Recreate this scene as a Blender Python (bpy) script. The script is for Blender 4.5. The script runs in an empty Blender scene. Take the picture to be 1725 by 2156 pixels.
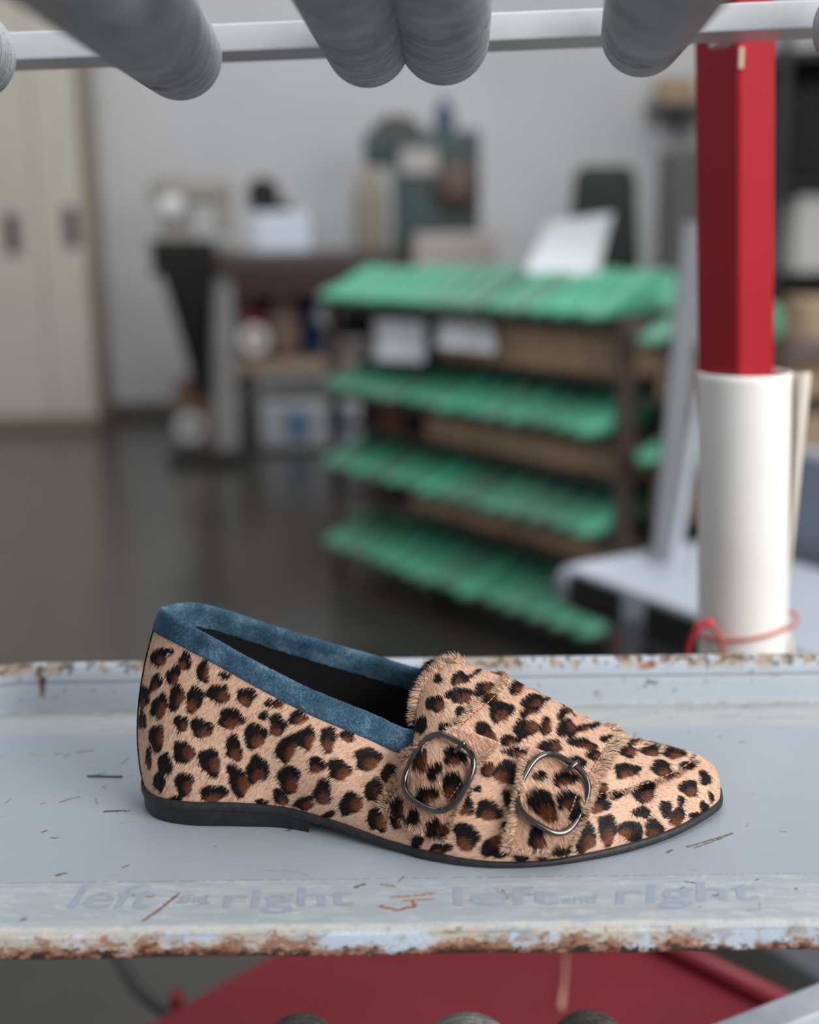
import bpy, bmesh, math, random
import numpy as np
from mathutils import Vector, Matrix, Quaternion
from mathutils.bvhtree import BVHTree

random.seed(7)
rng = np.random.default_rng(7)
S = bpy.context.scene
COL = S.collection

# ------------------------------------------------------------------ camera
F_PX = 2600.0
PITCH = math.radians(12.95)
ROLL = 0.012
Z = 0.9                                   # height of the tray floor above the room floor
CAM = np.array([0.0, 0.0, Z + 0.254])
FW = np.array([0, math.cos(PITCH), -math.sin(PITCH)])
RT0 = np.array([1.0, 0, 0])
UP0 = np.cross(RT0, FW)
RT = RT0 * math.cos(ROLL) - UP0 * math.sin(ROLL)
UP = UP0 * math.cos(ROLL) + RT0 * math.sin(ROLL)
cam_d = bpy.data.cameras.new('camera')
cam = bpy.data.objects.new('camera', cam_d)
COL.objects.link(cam)
cam.matrix_world = Matrix(((RT[0], UP[0], -FW[0], CAM[0]), (RT[1], UP[1], -FW[1], CAM[1]),
                           (RT[2], UP[2], -FW[2], CAM[2]), (0, 0, 0, 1)))
cam_d.sensor_fit = 'HORIZONTAL'
cam_d.sensor_width = 36
cam_d.lens = 36 * F_PX / 1725
cam_d.clip_start = 0.02
cam_d.dof.use_dof = True
cam_d.dof.focus_distance = 0.528
cam_d.dof.aperture_fstop = 4.9
S.camera = cam

# ------------------------------------------------------------------ light
S.view_settings.view_transform = 'Standard'
S.view_settings.look = 'None'
S.view_settings.gamma = 1
S.view_settings.use_curve_mapping = False
S.view_settings.exposure = 0.0
W = bpy.data.worlds.new('world')
S.world = W
W.use_nodes = True
wb = W.node_tree.nodes['Background']
wb.inputs[0].default_value = (0.93, 0.97, 1.0, 1)
wb.inputs[1].default_value = 0.33


def area(name, loc, target, sx, sy, power, col=(1, 1, 1)):
    d = bpy.data.lights.new(name, 'AREA')
    d.shape = 'RECTANGLE'
    d.size, d.size_y = sx, sy
    d.energy = power
    d.color = col
    o = bpy.data.objects.new(name, d)
    COL.objects.link(o)
    o.location = loc
    o.rotation_euler = (Vector(target) - Vector(loc)).to_track_quat('-Z', 'Y').to_euler()
    return o


area('window_daylight', (2.7, -1.5, 2.4), (0, 0.7, 0.9), 2.4, 2.0, 150, (1.0, 0.985, 0.96))
area('rooflight_daylight', (0.5, 1.5, 4.2), (0.3, 1.7, 0), 3.5, 3.0, 88, (0.95, 0.98, 1.0))
area('hall_daylight', (-0.4, 4.6, 3.9), (-0.4, 7.2, 0.6), 5.0, 2.2, 78, (1.0, 0.98, 0.95))


# ------------------------------------------------------------------ helpers
def lin(c):
    c = np.asarray(c, float) / 255.0
    return np.where(c <= 0.04045, c / 12.92, ((c + 0.055) / 1.055) ** 2.4)


def rgba(c):
    l = lin(c)
    return (float(l[0]), float(l[1]), float(l[2]), 1)


def ray(px, py):
    return FW + RT * (px - 862.5) / F_PX - UP * (py - 1078) / F_PX


def at(px, py, D):
    """the point of the room at depth D (metres ahead) on a line of sight"""
    d = ray(px, py)
    return CAM + d * D / d[1]


def onz(px, py, z):
    d = ray(px, py)
    return CAM + d * (z - CAM[2]) / d[2]


class Nodes:
    def __init__(s, m):
        m.use_nodes = True
        s.t = m.node_tree
        s.n = s.t.nodes
        s.b = s.n['Principled BSDF']

    def add(s, typ, **kw):
        n = s.n.new(typ)
        for k, v in kw.items():
            if k.startswith('i_'):
                n.inputs[k[2:]].default_value = v
            else:
                setattr(n, k, v)
        return n

    def link(s, a, b):
        s.t.links.new(a, b)

    def coord(s, scale=(1, 1, 1), kind='Object'):
        tc = s.add('ShaderNodeTexCoord')
        mp = s.add('ShaderNodeMapping')
        mp.inputs['Scale'].default_value = scale
        s.link(tc.outputs[kind], mp.inputs[0])
        return mp.outputs[0]

    def noise(s, vec, scale, detail=4, rough=0.55, dist=0.0):
        n = s.add('ShaderNodeTexNoise')
        n.inputs['Scale'].default_value = scale
        n.inputs['Detail'].default_value = detail
        n.inputs['Roughness'].default_value = rough
        n.inputs['Distortion'].default_value = dist
        s.link(vec, n.inputs['Vector'])
        return n.outputs['Fac']

    def ramp(s, fac, stops):
        r = s.add('ShaderNodeValToRGB')
        e = r.color_ramp.elements
        while len(e) < len(stops):
            e.new(0.5)
        for el, (p, c) in zip(e, stops):
            el.position = p
            el.color = c if len(c) == 4 else (*c, 1)
        s.link(fac, r.inputs[0])
        return r.outputs[0]

    def mix(s, fac, a, b):
        m = s.add('ShaderNodeMix', data_type='RGBA')
        for sock, v in ((m.inputs[0], fac), (m.inputs[6], a), (m.inputs[7], b)):
            if isinstance(v, (int, float, tuple)):
                sock.default_value = v
            else:
                s.link(v, sock)
        return m.outputs[2]

    def math(s, op, a, b=0.0, c=None, clamp=False):
        m = s.add('ShaderNodeMath', operation=op)
        m.use_clamp = clamp
        for sock, v in zip(m.inputs, (a, b, c)):
            if v is None:
                continue
            if isinstance(v, (int, float)):
                sock.default_value = v
            else:
                s.link(v, sock)
        return m.outputs[0]

    def bump(s, h, strength=0.5, dist=0.001):
        b = s.add('ShaderNodeBump')
        b.inputs['Strength'].default_value = strength
        b.inputs['Distance'].default_value = dist
        s.link(h, b.inputs['Height'])
        s.link(b.outputs[0], s.b.inputs['Normal'])
        return b

    def base(s, c):
        if isinstance(c, tuple):
            s.b.inputs['Base Color'].default_value = c
        else:
            s.link(c, s.b.inputs['Base Color'])


def mat(name, c, rough=0.5, metal=0.0, var=0.12, scale=8.0, bump=0.0, bscale=60.0, spec=0.5, stretch=(1, 1, 1)):
    m = bpy.data.materials.new(name)
    n = Nodes(m)
    v = n.coord(stretch)
    f = n.noise(v, scale, 5)
    l = lin(c)
    n.base(n.ramp(f, [(0.3, tuple(l * (1 - var))), (0.7, tuple(np.minimum(l * (1 + var), 1)))]))
    n.b.inputs['Roughness'].default_value = rough
    n.b.inputs['Metallic'].default_value = metal
    n.b.inputs['Specular IOR Level'].default_value = spec
    if bump:
        n.bump(n.noise(v, bscale, 4), bump, 0.002)
    return m


def tag(o, label=None, cat=None, group=None, kind=None):
    for k, v in (('label', label), ('category', cat), ('group', group), ('kind', kind)):
        if v:
            o[k] = v
    return o


ROOT = {}


def empty(name, loc, label, cat, group=None, rz=0.0):
    o = bpy.data.objects.new(name, None)
    COL.objects.link(o)
    o.location = loc
    o.rotation_euler = (0, 0, rz)
    o.empty_display_size = 0.05
    tag(o, label, cat, group)
    return o


def world_inv(o):
    m = Matrix.Identity(4)
    while o is not None:
        m = Matrix.LocRotScale(o.location, o.rotation_euler, o.scale) @ m
        o = o.parent
    return m.inverted()


def mesh_obj(name, V, Fc, m, parent=None, smooth=True, local=False):
    """one mesh object; V in room coordinates unless local"""
    V = np.asarray(V, float)
    if parent is not None and not local:
        M = np.array(world_inv(parent))
        V = V @ M[:3, :3].T + M[:3, 3]
    me = bpy.data.meshes.new(name)
    me.from_pydata(V.tolist(), [], [tuple(map(int, f)) for f in Fc])
    me.update()
    if m is not None:
        for mm in (m if isinstance(m, (list, tuple)) else [m]):
            me.materials.append(mm)
    if smooth:
        me.polygons.foreach_set('use_smooth', [True] * len(me.polygons))
    o = bpy.data.objects.new(name, me)
    COL.objects.link(o)
    o.parent = parent
    return o


def frame(d):
    d = np.asarray(d, float)
    d = d / np.linalg.norm(d)
    a = np.array([0, 0, 1.0]) if abs(d[2]) < 0.9 else np.array([1.0, 0, 0])
    u = np.cross(a, d)
    u /= np.linalg.norm(u)
    return u, np.cross(d, u), d


class MB:
    """collects shapes and links them as one mesh object"""

    def __init__(s):
        s.V, s.F = [], []

    def grid(s, P, closed_u=False, closed_v=False, flip=False):
        P = np.asarray(P)
        nu, nv = P.shape[:2]
        o = len(s.V)
        s.V += P.reshape(-1, 3).tolist()
        for i in range(nu if closed_u else nu - 1):
            for j in range(nv if closed_v else nv - 1):
                a, b = o + i * nv + j, o + ((i + 1) % nu) * nv + j
                c, d = o + ((i + 1) % nu) * nv + (j + 1) % nv, o + i * nv + (j + 1) % nv
                s.F.append((a, d, c, b) if flip else (a, b, c, d))
        return s

    def box(s, c, size, u=(1, 0, 0), v=(0, 1, 0), bevel=0.0):
        u, v = np.asarray(u, float), np.asarray(v, float)
        u, v = u / np.linalg.norm(u), v / np.linalg.norm(v)
        w = np.cross(u, v)
        R = np.stack([u, v, w])
        bm = bmesh.new()
        bmesh.ops.create_cube(bm, size=1.0)
        for q in bm.verts:
            q.co = Vector((q.co.x * size[0], q.co.y * size[1], q.co.z * size[2]))
        if bevel:
            bmesh.ops.bevel(bm, geom=list(bm.edges), offset=bevel, segments=2, affect='EDGES', profile=0.5)
        o = len(s.V)
        bm.verts.index_update()
        s.V += (np.array([q.co[:] for q in bm.verts]) @ R + np.asarray(c)).tolist()
        s.F += [tuple(o + q.index for q in f.verts) for f in bm.faces]
        bm.free()
        return s

    def tube(s, pts, r, n=16, cap=True, closed=False):
        pts = [np.asarray(p, float) for p in pts]
        N = len(pts)
        rs = r if hasattr(r, '__len__') else [r] * N
        rings = []
        pu = None
        for i, p in enumerate(pts):
            a = pts[(i - 1) % N] if (closed or i > 0) else p
            b = pts[(i + 1) % N] if (closed or i < N - 1) else p
            u, v, d = frame(b - a)
            if pu is not None:
                u = pu - d * (pu @ d)
                u /= np.linalg.norm(u)
                v = np.cross(d, u)
            pu = u
            rings.append([p + rs[i] * (math.cos(t) * u + math.sin(t) * v) for t in np.arange(n) * 2 * math.pi / n])
        o = len(s.V)
        s.grid(np.array(rings), closed_u=closed, closed_v=True, flip=True)
        if cap and not closed:
            s.F.append(tuple(o + k for k in range(n))[::-1])
            s.F.append(tuple(o + (N - 1) * n + k for k in range(n)))
        return s

    def lathe(s, prof, base, axis=(0, 0, 1), n=28):
        """prof: (radius, height) from the base along the axis"""
        u, v, d = frame(axis)
        base = np.asarray(base, float)
        P = [[base + h * d + r * (math.cos(t) * u + math.sin(t) * v) for t in np.arange(n) * 2 * math.pi / n]
             for r, h in prof]
        return s.grid(np.array(P), closed_v=True, flip=True)

    def slab(s, poly, lo, hi):
        """a horizontal or slanted polygon (list of 3D points) thickened from lo to hi along z"""
        n = len(poly)
        o = len(s.V)
        for h in (lo, hi):
            s.V += [(p[0], p[1], p[2] + h) for p in poly]
        s.F.append(tuple(o + k for k in range(n))[::-1])
        s.F.append(tuple(o + n + k for k in range(n)))
        for k in range(n):
            s.F.append((o + k, o + (k + 1) % n, o + n + (k + 1) % n, o + n + k))
        return s

    def build(s, name, m, parent=None, smooth=False, local=False):
        o = mesh_obj(name, s.V, s.F, m, parent, smooth, local)
        bm = bmesh.new()
        bm.from_mesh(o.data)
        bmesh.ops.recalc_face_normals(bm, faces=list(bm.faces))
        bm.to_mesh(o.data)
        bm.free()
        return o


def copy_tree(o, parent=None):
    c = o.copy()
    COL.objects.link(c)
    c.parent = parent
    for ch in list(o.children):
        copy_tree(ch, c)
    return c


def cr(P, n):
    """Catmull-Rom through the rows of P, n samples per span"""
    P = np.asarray(P, float)
    Q = np.vstack([2 * P[0] - P[1], P, 2 * P[-1] - P[-2]])
    out = []
    for i in range(len(P) - 1):
        a, b, c, d = Q[i:i + 4]
        t = (np.arange(n) / n)[:, None]
        out.append(0.5 * (2 * b + (c - a) * t + (2 * a - 5 * b + 4 * c - d) * t ** 2 + (3 * b - a - 3 * c + d) * t ** 3))
    out.append(P[-1:])
    return np.vstack(out)


def resample(P, n):
    P = np.asarray(P, float)
    d = np.r_[0, np.cumsum(np.linalg.norm(np.diff(P, axis=0), axis=1))]
    t = np.linspace(0, d[-1], n)
    return np.stack([np.interp(t, d, P[:, k]) for k in range(P.shape[1])], 1)


def hair_obj(name, pts, rad, colr, m, parent):
    """pts (n,k,3) in room coordinates, rad (k,), colr (n,3)"""
    n, k = pts.shape[:2]
    M = np.array(world_inv(parent))
    P = pts.reshape(-1, 3) @ M[:3, :3].T + M[:3, 3]
    h = bpy.data.hair_curves.new(name)
    h.add_curves([k] * n)
    h.attributes['position'].data.foreach_set('vector', P.astype(np.float32).ravel())
    r = h.attributes.get('radius') or h.attributes.new('radius', 'FLOAT', 'POINT')
    r.data.foreach_set('value', np.tile(np.asarray(rad, np.float32), n))
    c = h.attributes.new('tint', 'FLOAT_COLOR', 'CURVE')
    c.data.foreach_set('color', np.c_[colr, np.ones(n)].astype(np.float32).ravel())
    h.materials.append(m)
    o = bpy.data.objects.new(name, h)
    COL.objects.link(o)
    o.parent = parent
    o['kind'] = 'stuff'
    return o


def set_color(o, name, C):
    a = o.data.attributes.new(name, 'FLOAT_COLOR', 'POINT')
    a.data.foreach_set('color', np.asarray(C, np.float32).ravel())


def attr_node(n, name):
    a = n.add('ShaderNodeAttribute')
    a.attribute_name = name
    return a


def vnoise(P, scale, seed=0):
    """cheap smooth value noise for numpy points, 0..1"""
    q = P * scale
    i = np.floor(q).astype(np.int64)
    f = q - i
    f = f * f * (3 - 2 * f)
    out = 0
    for dx in (0, 1):
        for dy in (0, 1):
            for dz in (0, 1):
                h = ((i[:, 0] + dx) * 374761393 + (i[:, 1] + dy) * 668265263 + (i[:, 2] + dz) * 2147483647 + seed * 144665) & 0xffffffff
                h = ((h ^ (h >> 13)) * 1274126177) & 0xffffffff
                h = (h ^ (h >> 16)) / 4294967295.0
                w = (f[:, 0] if dx else 1 - f[:, 0]) * (f[:, 1] if dy else 1 - f[:, 1]) * (f[:, 2] if dz else 1 - f[:, 2])
                out = out + w * h
    return out


def fbm(P, scale, seed=0):
    return (vnoise(P, scale, seed) * .5 + vnoise(P, scale * 2.1, seed + 1) * .28 + vnoise(P, scale * 4.3, seed + 2) * .22)


# ------------------------------------------------------------------ the room
def m_floor():
    m = bpy.data.materials.new('polished_concrete')
    n = Nodes(m)
    v = n.coord()
    f = n.noise(v, 0.9, 6, 0.6)
    n.base(n.ramp(f, [(0.3, rgba((46, 44, 40))), (0.7, rgba((64, 61, 56)))]))
    n.b.inputs['Roughness'].default_value = 0.26
    n.b.inputs['Specular IOR Level'].default_value = 0.6
    n.b.inputs['Coat Weight'].default_value = 0.35
    n.b.inputs['Coat Roughness'].default_value = 0.22
    n.bump(n.noise(v, 3, 3), 0.05, 0.01)
    return m


WALL_Y = 7.8
o = MB().box((0, 4.2, -0.05), (14, 11, 0.1)).build('floor', m_floor())
tag(o, kind='structure')
o = MB().box((0, WALL_Y + 0.1, 2.2), (14, 0.2, 4.4)).build('wall_back', mat('wall_plaster', (196, 197, 200), 0.8, var=0.05, scale=1.2))
tag(o, kind='structure')
o = MB().box((0, WALL_Y - 0.012, 0.05), (14, 0.024, 0.1), bevel=0.003).build('baseboard_back', mat('skirting_grey', (96, 92, 88), 0.6))
tag(o, kind='structure')

# ------------------------------------------------------------------ the worn metal tray
def paint_mat(name, rough=0.38, fine=0.05, bump=0.12, bscale=500):
    m = bpy.data.materials.new(name)
    n = Nodes(m)
    a = attr_node(n, 'paint')
    v = n.coord()
    k = n.math('MULTIPLY_ADD', a.outputs['Alpha'], 0.55, fine)
    g = n.math('MULTIPLY_ADD', n.math('SUBTRACT', n.noise(v, 900, 4, .65), .5), n.math('MULTIPLY', k, 2.4), 1.0)
    mm = n.add('ShaderNodeVectorMath', operation='SCALE')
    n.link(a.outputs['Color'], mm.inputs[0])
    n.link(g, mm.inputs['Scale'])
    n.base(mm.outputs[0])
    n.link(n.math('MULTIPLY_ADD', a.outputs['Alpha'], 0.4, rough), n.b.inputs['Roughness'])
    n.b.inputs['Specular IOR Level'].default_value = 0.45
    n.bump(n.math('ADD', n.noise(v, bscale, 5), n.math('MULTIPLY', a.outputs['Alpha'], -0.6)), bump, 0.0006)
    return m


PAINT = lin((171, 180, 190))
TAPE = lin((188, 194, 196))
BEIGE, BROWN, DARK, RUST, ORANGE = (lin(c) for c in ((170, 160, 145), (112, 96, 80), (58, 52, 50), (120, 66, 42), (165, 92, 58)))


def blend(C, A, w, col, rough=1.0):
    w = np.clip(w, 0, 1)[:, None]
    C[:] = C * (1 - w) + np.asarray(col) * w
    A[:] = np.maximum(A, w[:, 0] * rough)


def strokes(P, C, A, marks, place, seed=3):
    """worn marks: poly-lines with a width, ragged edges, given as points on the metal"""
    for k, (pts, wpx, col) in enumerate(marks):
        q = np.array([place(*p) for p in pts])
        if len(q) == 1:
            q = np.vstack([q, q + [wpx * 6e-5, 0, 0]])
        r = wpx * 0.5 * 1.95e-4
        lo, hi = q.min(0) - 3 * r - .001, q.max(0) + 3 * r + .001
        ix = np.where(np.all((P >= lo) & (P <= hi), axis=1))[0]
        if not len(ix):
            continue
        p = P[ix]
        d = np.full(len(ix), 9.0)
        for a, b in zip(q[:-1], q[1:]):
            ab = b - a
            t = np.clip(((p - a) @ ab) / (ab @ ab), 0, 1)
            d = np.minimum(d, np.linalg.norm(p - a - t[:, None] * ab, axis=1))
        nz = fbm(p, 900, seed + k)
        w = np.clip((r * (0.25 + 1.5 * nz) - d) / (0.35 * r + 1e-4) + 0.5, 0, 1)
        c, a = C[ix], A[ix]
        blend(c, a, w * 0.92, np.asarray(col) * (0.8 + 0.4 * fbm(p, 1500, k))[:, None])
        C[ix], A[ix] = c, a


TX0, TX1, TY0, TY1, TR = -0.242, 0.30, 0.4175, 0.630, 0.038
xs = np.r_[np.linspace(TX0, -0.215, 20)[:-1], np.linspace(-0.215, 0.235, 760), np.linspace(0.235, TX1, 20)[1:]]
ys = np.linspace(TY0, TY1, 340)
GX, GY = np.meshgrid(xs, ys, indexing='ij')


def corner_clip(x, y):
    cx, cy = TX0 + TR, TY1 - TR
    m = (x < cx) & (y > cy)
    d = np.hypot(x - cx, y - cy)
    s = np.where(m & (d > TR), TR / np.maximum(d, 1e-6), 1)
    return np.where(m, cx + (x - cx) * s, x), np.where(m, cy + (y - cy) * s, y)


GX, GY = corner_clip(GX, GY)
P = np.stack([GX, GY, np.full_like(GX, Z)], -1)
# rounded front edge and the folded lip below it
lip = []
for k in range(7):
    a = k / 6 * math.pi / 2
    lip.append((TY0 - 0.0022 * math.sin(a), -0.0022 * (1 - math.cos(a))))
for h in np.linspace(0.0028, 0.0122, 22):
    lip.append((TY0 - 0.0022 - 0.0004 * math.sin(h * 260), -h))
lip.append((TY0 - 0.0008, -0.0128))
lip.append((TY0 + 0.002, -0.0126))
LP = np.array([[(x, y + 0.0005 * math.sin(x * 60) * (h < -0.003), Z + h) for (y, h) in lip] for x in xs])[:, ::-1]
P = np.concatenate([LP, P[:, 1:]], axis=1)
nl = len(lip)
PP = P.reshape(-1, 3)
C = np.tile(PAINT, (len(PP), 1))
A = np.zeros(len(PP))
f1 = fbm(PP * [1, 1, 1], 18, 1)
C *= (0.94 + 0.12 * f1)[:, None]
# strips of old tape glue along the front and the back, scratched thin
sc = fbm(PP * [1, 5, 1], 60, 5)
sc2 = fbm(PP @ np.array([[.8, .6, 0], [-2.4, 3.2, 0], [0, 0, 1]]), 160, 9)
fr = (PP[:, 1] < 0.4492)
bk = np.clip((PP[:, 1] - (0.5955 + .004 * fbm(PP, 40, 2))) / .003, 0, 1) * (PP[:, 0] > -0.22)
blend(C, A, fr * (0.10 + 1.1 * np.clip(sc * 2.4 - 1.0, 0, 1)), TAPE, 0.35)
blend(C, A, fr * np.clip((sc2 - .56) * 7, 0, 1) * .6, lin((204, 207, 206)), 0.5)
blend(C, A, bk * (0.55 + .8 * np.clip(sc * 1.6 - .4, 0, 1)), lin((180, 183, 182)), 0.35)
blend(C, A, bk * np.clip((sc2 - .58) * 7, 0, 1) * .5, lin((200, 200, 194)), 0.5)
blend(C, A, np.clip((PP[:, 1] - 0.619 - .004 * fbm(PP, 90, 4)) / .008, 0, 1) * .35, lin((148, 148, 144)), 0.5)
# dotted cut line where the glue ends
blend(C, A, ((np.abs(PP[:, 1] - 0.4494) < 0.0004) & (vnoise(PP, 700, 6) > .45)) * .4, DARK, .4)
# small chips everywhere
for k in range(150):
    x, y = rng.uniform(-.215, .215), rng.uniform(.42, .628)
    L, a = rng.uniform(.0006, .004), rng.normal(0.35, .5)
    w = rng.choice([1.6, 2.2, 3.0, 4.2])
    d = np.array([math.cos(a), math.sin(a), 0]) * L
    c = [BEIGE, BROWN, DARK][rng.integers(0, 3)]
    base = np.array([x, y, Z])
    strokes(PP, C, A, [([(0,), (1,)], w, c)], lambda t, b=base, d=d: b + d * t, 50 + k)


def fl(px, py):
    return onz(px, py, Z)


strokes(PP, C, A, [
    ([(163, 1584), (194, 1580)], 8, BROWN), ([(193, 1635), (208, 1631)], 8, BROWN), ([(205, 1631), (221, 1628)], 3, DARK),
    ([(126, 1690), (143, 1683), (167, 1678)], 5, BROWN), ([(219, 1709), (262, 1706)], 7, DARK), ([(263, 1708), (272, 1707)], 5, DARK),
    ([(116, 1589), (130, 1586)], 5, BROWN), ([(257, 1608), (270, 1597)], 8, BEIGE * .8), ([(86, 1693), (94, 1690)], 4, BROWN),
    ([(12, 1690), (24, 1681)], 4, BROWN), ([(255, 1733), (270, 1731), (286, 1729)], 4, BEIGE), ([(90, 1752), (98, 1749)], 5, DARK),
    ([(202, 1682), (205, 1693)], 2, DARK), ([(216, 1655), (222, 1660)], 3, DARK), ([(60, 1588), (90, 1590)], 9, BEIGE),
    ([(1447, 1783), (1490, 1771), (1542, 1755)], 6, BROWN), ([(1460, 1786), (1520, 1765)], 4, BROWN), ([(606, 1748), (616, 1744)], 9, BROWN),
    ([(1405, 1795), (1416, 1789)], 5, lin((70, 95, 80))), ([(1500, 1510), (1560, 1506)], 5, BEIGE * .7), ([(1570, 1512), (1700, 1509)], 5, BEIGE * .7),
    ([(1420, 1497), (1640, 1486)], 2, BROWN), ([(1660, 1476), (1720, 1480)], 7, BROWN), ([(1300, 1507), (1390, 1500)], 2, BROWN),
    ([(303, 1938), (340, 1912), (375, 1883)], 7, lin((122, 88, 62))), ([(803, 1908), (835, 1916), (874, 1908), (868, 1898)], 8, lin((160, 88, 48))),
    ([(825, 1889), (870, 1886), (915, 1880)], 9, lin((165, 142, 112))), ([(850, 1896), (912, 1893)], 6, lin((170, 120, 85))),
    ([(748, 1868), (766, 1862)], 8, lin((110, 100, 92))), ([(805, 1862), (830, 1866)], 9, lin((150, 140, 126))), ([(300, 1887), (322, 1888)], 7, lin((165, 112, 76))),
    ([(385, 1888), (405, 1884), (430, 1896), (438, 1903), (410, 1905)], 4, lin((150, 156, 166))), ([(838, 1857), (850, 1845)], 3, BROWN),
    ([(1045, 1870), (1052, 1888), (1058, 1872), (1068, 1893), (1075, 1884)], 3, lin((150, 118, 88))), ([(982, 1896), (1002, 1897)], 12, lin((186, 165, 140))),
    ([(1100, 1913), (1400, 1912)], 2, lin((165, 150, 140))), ([(120, 1843), (138, 1838)], 8, BROWN), ([(560, 1833), (610, 1832), (648, 1843)], 3, BEIGE * .8),
    ([(45, 1937), (52, 1935)], 6, DARK), ([(1573, 1916), (1600, 1916), (1600, 1900)], 2, BROWN), ([(470, 1900), (740, 1880)], 1.5, BEIGE),
], fl, 11)
# rusted, chipped front lip
h = Z - PP[:, 2]
lipm = np.clip((h - 0.0006) / 0.0012, 0, 1) * (PP[:, 1] < TY0 + .003)
g1 = fbm(PP * [1, 1, 1.6], 75, 21)
g2 = fbm(PP * [1, 1, 1.3], 190, 22)
g3 = fbm(PP * [1, 1, 1.5], 420, 23)
mixn = g1 * .5 + g2 * .3 + g3 * .2
depth = np.clip(h / 0.0122, 0, 1)
gx = fbm(PP * [1, 0, .3], 70, 27)                     # patches that run the whole height of the lip
gp = gx * .5 + g2 * .3 + g3 * .2


def over(x, q):
    """soft mask of the given share of the lip with the highest x"""
    th = np.quantile(x[lipm > .5], 1 - q)
    return lipm * np.clip((x - th) * 22 + .5, 0, 1)


blend(C, A, over(g2 * .5 + g3 * .5, .62) * .92, lin((204, 195, 182)), 0.6)
blend(C, A, over(gx * .6 + g2 * .4 - .25 * np.maximum(depth - .75, 0), .22), lin((203, 216, 233)), 0.1)
blend(C, A, over(-gp * .7 - g3 * .3 + depth * .24, .42) * .85, lin((168, 112, 80)), 0.9)
blend(C, A, over(-gp * .4 + g3 * .45 + depth * .30, .27) * .95, lin((104, 64, 46)), 0.9)
blend(C, A, over(g2 * .3 + g3 * .5 - gx * .2 + depth * .55, .15) * .95, lin((54, 44, 40)), 0.9)
edge = np.exp(-((h - 0.0012) / 0.0011) ** 2) * (PP[:, 1] < TY0 + .001)
blend(C, A, edge * .75 * (g3 > .42), lin((208, 203, 192)), 0.5)

tray = empty('metal_tray', (0.03, 0.53, Z), 'worn pale grey-blue metal tray with a rusty front lip carrying the leopard loafer', 'tray')
mb = MB().grid(P)
pan = mesh_obj('pan', mb.V, mb.F, paint_mat('tray_paint'), tray)
set_color(pan, 'paint', np.c_[C, A])

# raised back and side wall with a rolled hem
path = [(TX0, y) for y in np.linspace(TY0 + .004, TY1 - TR, 40)]
path += [(TX0 + TR - TR * math.cos(a), TY1 - TR + TR * math.sin(a)) for a in np.linspace(0, math.pi / 2, 24)[1:]]
path += [(x, TY1) for x in np.linspace(TX0 + TR, TX1, 620)[1:]]
prof = [(-.0012, 0.0), (-.0004, .0006), (.0004, .002), (.0008, .005), (.0012, .009), (.0018, .0130), (.0022, .0150), (.0030, .01545), (.0026, .0160),
        (.0022, .0168), (.0028, .0195), (.0040, .0222), (.0058, .0244), (.0080, .0254), (.0102, .0250), (.0118, .0232), (.0124, .0205),
        (.0122, .016), (.0115, .0), (.0115, -.006)]
prof = resample(np.array(prof), 60)
path = np.array(path)
tan = np.gradient(path, axis=0)
tan /= np.linalg.norm(tan, axis=1)[:, None]
out = np.stack([-tan[:, 1], tan[:, 0]], 1)
R = np.array([[(p[0] + o_[0] * a, p[1] + o_[1] * a, Z + b) for a, b in prof] for p, o_ in zip(path, out)])
RP = R.reshape(-1, 3)
C = np.tile(lin((184, 193, 203)), (len(RP), 1))
A = np.zeros(len(RP))
rz = RP[:, 2] - Z
blend(C, A, ((rz > .01525) & (rz < .01615)) * .75, lin((84, 92, 98)), .3)
nz = fbm(RP * [1, 1, .8], 130, 31)
ng = fbm(RP * [1, 1, 1], 24, 33)
hem = np.clip((rz - .0175) / .005, 0, 1)
blend(C, A, hem * np.clip((nz * .65 + ng * .35 + hem * .12 - .60) * 22, 0, 1) * .85, lin((168, 146, 122)), .8)
blend(C, A, hem * np.clip((fbm(RP, 330, 35) * .7 + ng * .3 + hem * .12 - .635) * 26, 0, 1) * .85, lin((84, 70, 60)), .9)
blend(C, A, np.clip((.0022 - rz) / .002, 0, 1) * np.clip(nz * 2 - .5, 0, 1) * .8, lin((140, 128, 112)), .6)
blend(C, A, np.clip((fbm(RP, 260, 37) - .70) * 20, 0, 1) * .6, lin((120, 112, 104)), .6)


def rm(px, py):
    return at(px, py, 0.6325 if py > 1429 else 0.6345)


strokes(RP, C, A, [
    ([(83, 1402), (86, 1428)], 20, lin((112, 72, 52))), ([(87, 1436), (92, 1462)], 19, lin((116, 72, 52))), ([(88, 1424), (93, 1432)], 14, DARK),
    ([(1352, 1404), (1376, 1398)], 20, lin((170, 112, 80))), ([(1372, 1396), (1376, 1408)], 12, DARK), ([(1358, 1424), (1384, 1428)], 18, lin((60, 54, 50))),
    ([(1362, 1434), (1382, 1438)], 12, lin((66, 60, 56))), ([(1320, 1404), (1335, 1404)], 12, lin((190, 166, 146))), ([(1212, 1386), (1214, 1408)], 15, lin((160, 142, 120))),
    ([(1245, 1388), (1258, 1396)], 12, lin((165, 148, 126))), ([(1480, 1430), (1502, 1441)], 8, lin((150, 122, 100))), ([(1548, 1442), (1560, 1450)], 11, lin((172, 142, 116))),
    ([(1575, 1448), (1598, 1450)], 10, lin((182, 138, 108))), ([(1620, 1400), (1640, 1408)], 9, lin((110, 92, 78))), ([(20, 1474), (24, 1474)], 9, BROWN),
    ([(125, 1418), (127, 1424)], 9, BROWN), ([(1105, 1410), (1140, 1405)], 8, BEIGE), ([(177, 1477), (180, 1482)], 7, BROWN),
    ([(1402, 1443), (1416, 1444)], 5, BEIGE * .7), ([(1725, 1418), (1728, 1419)], 6, DARK), ([(250, 1482), (262, 1488)], 9, lin((205, 196, 188))),
], rm, 71)
mb = MB().grid(R)
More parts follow.
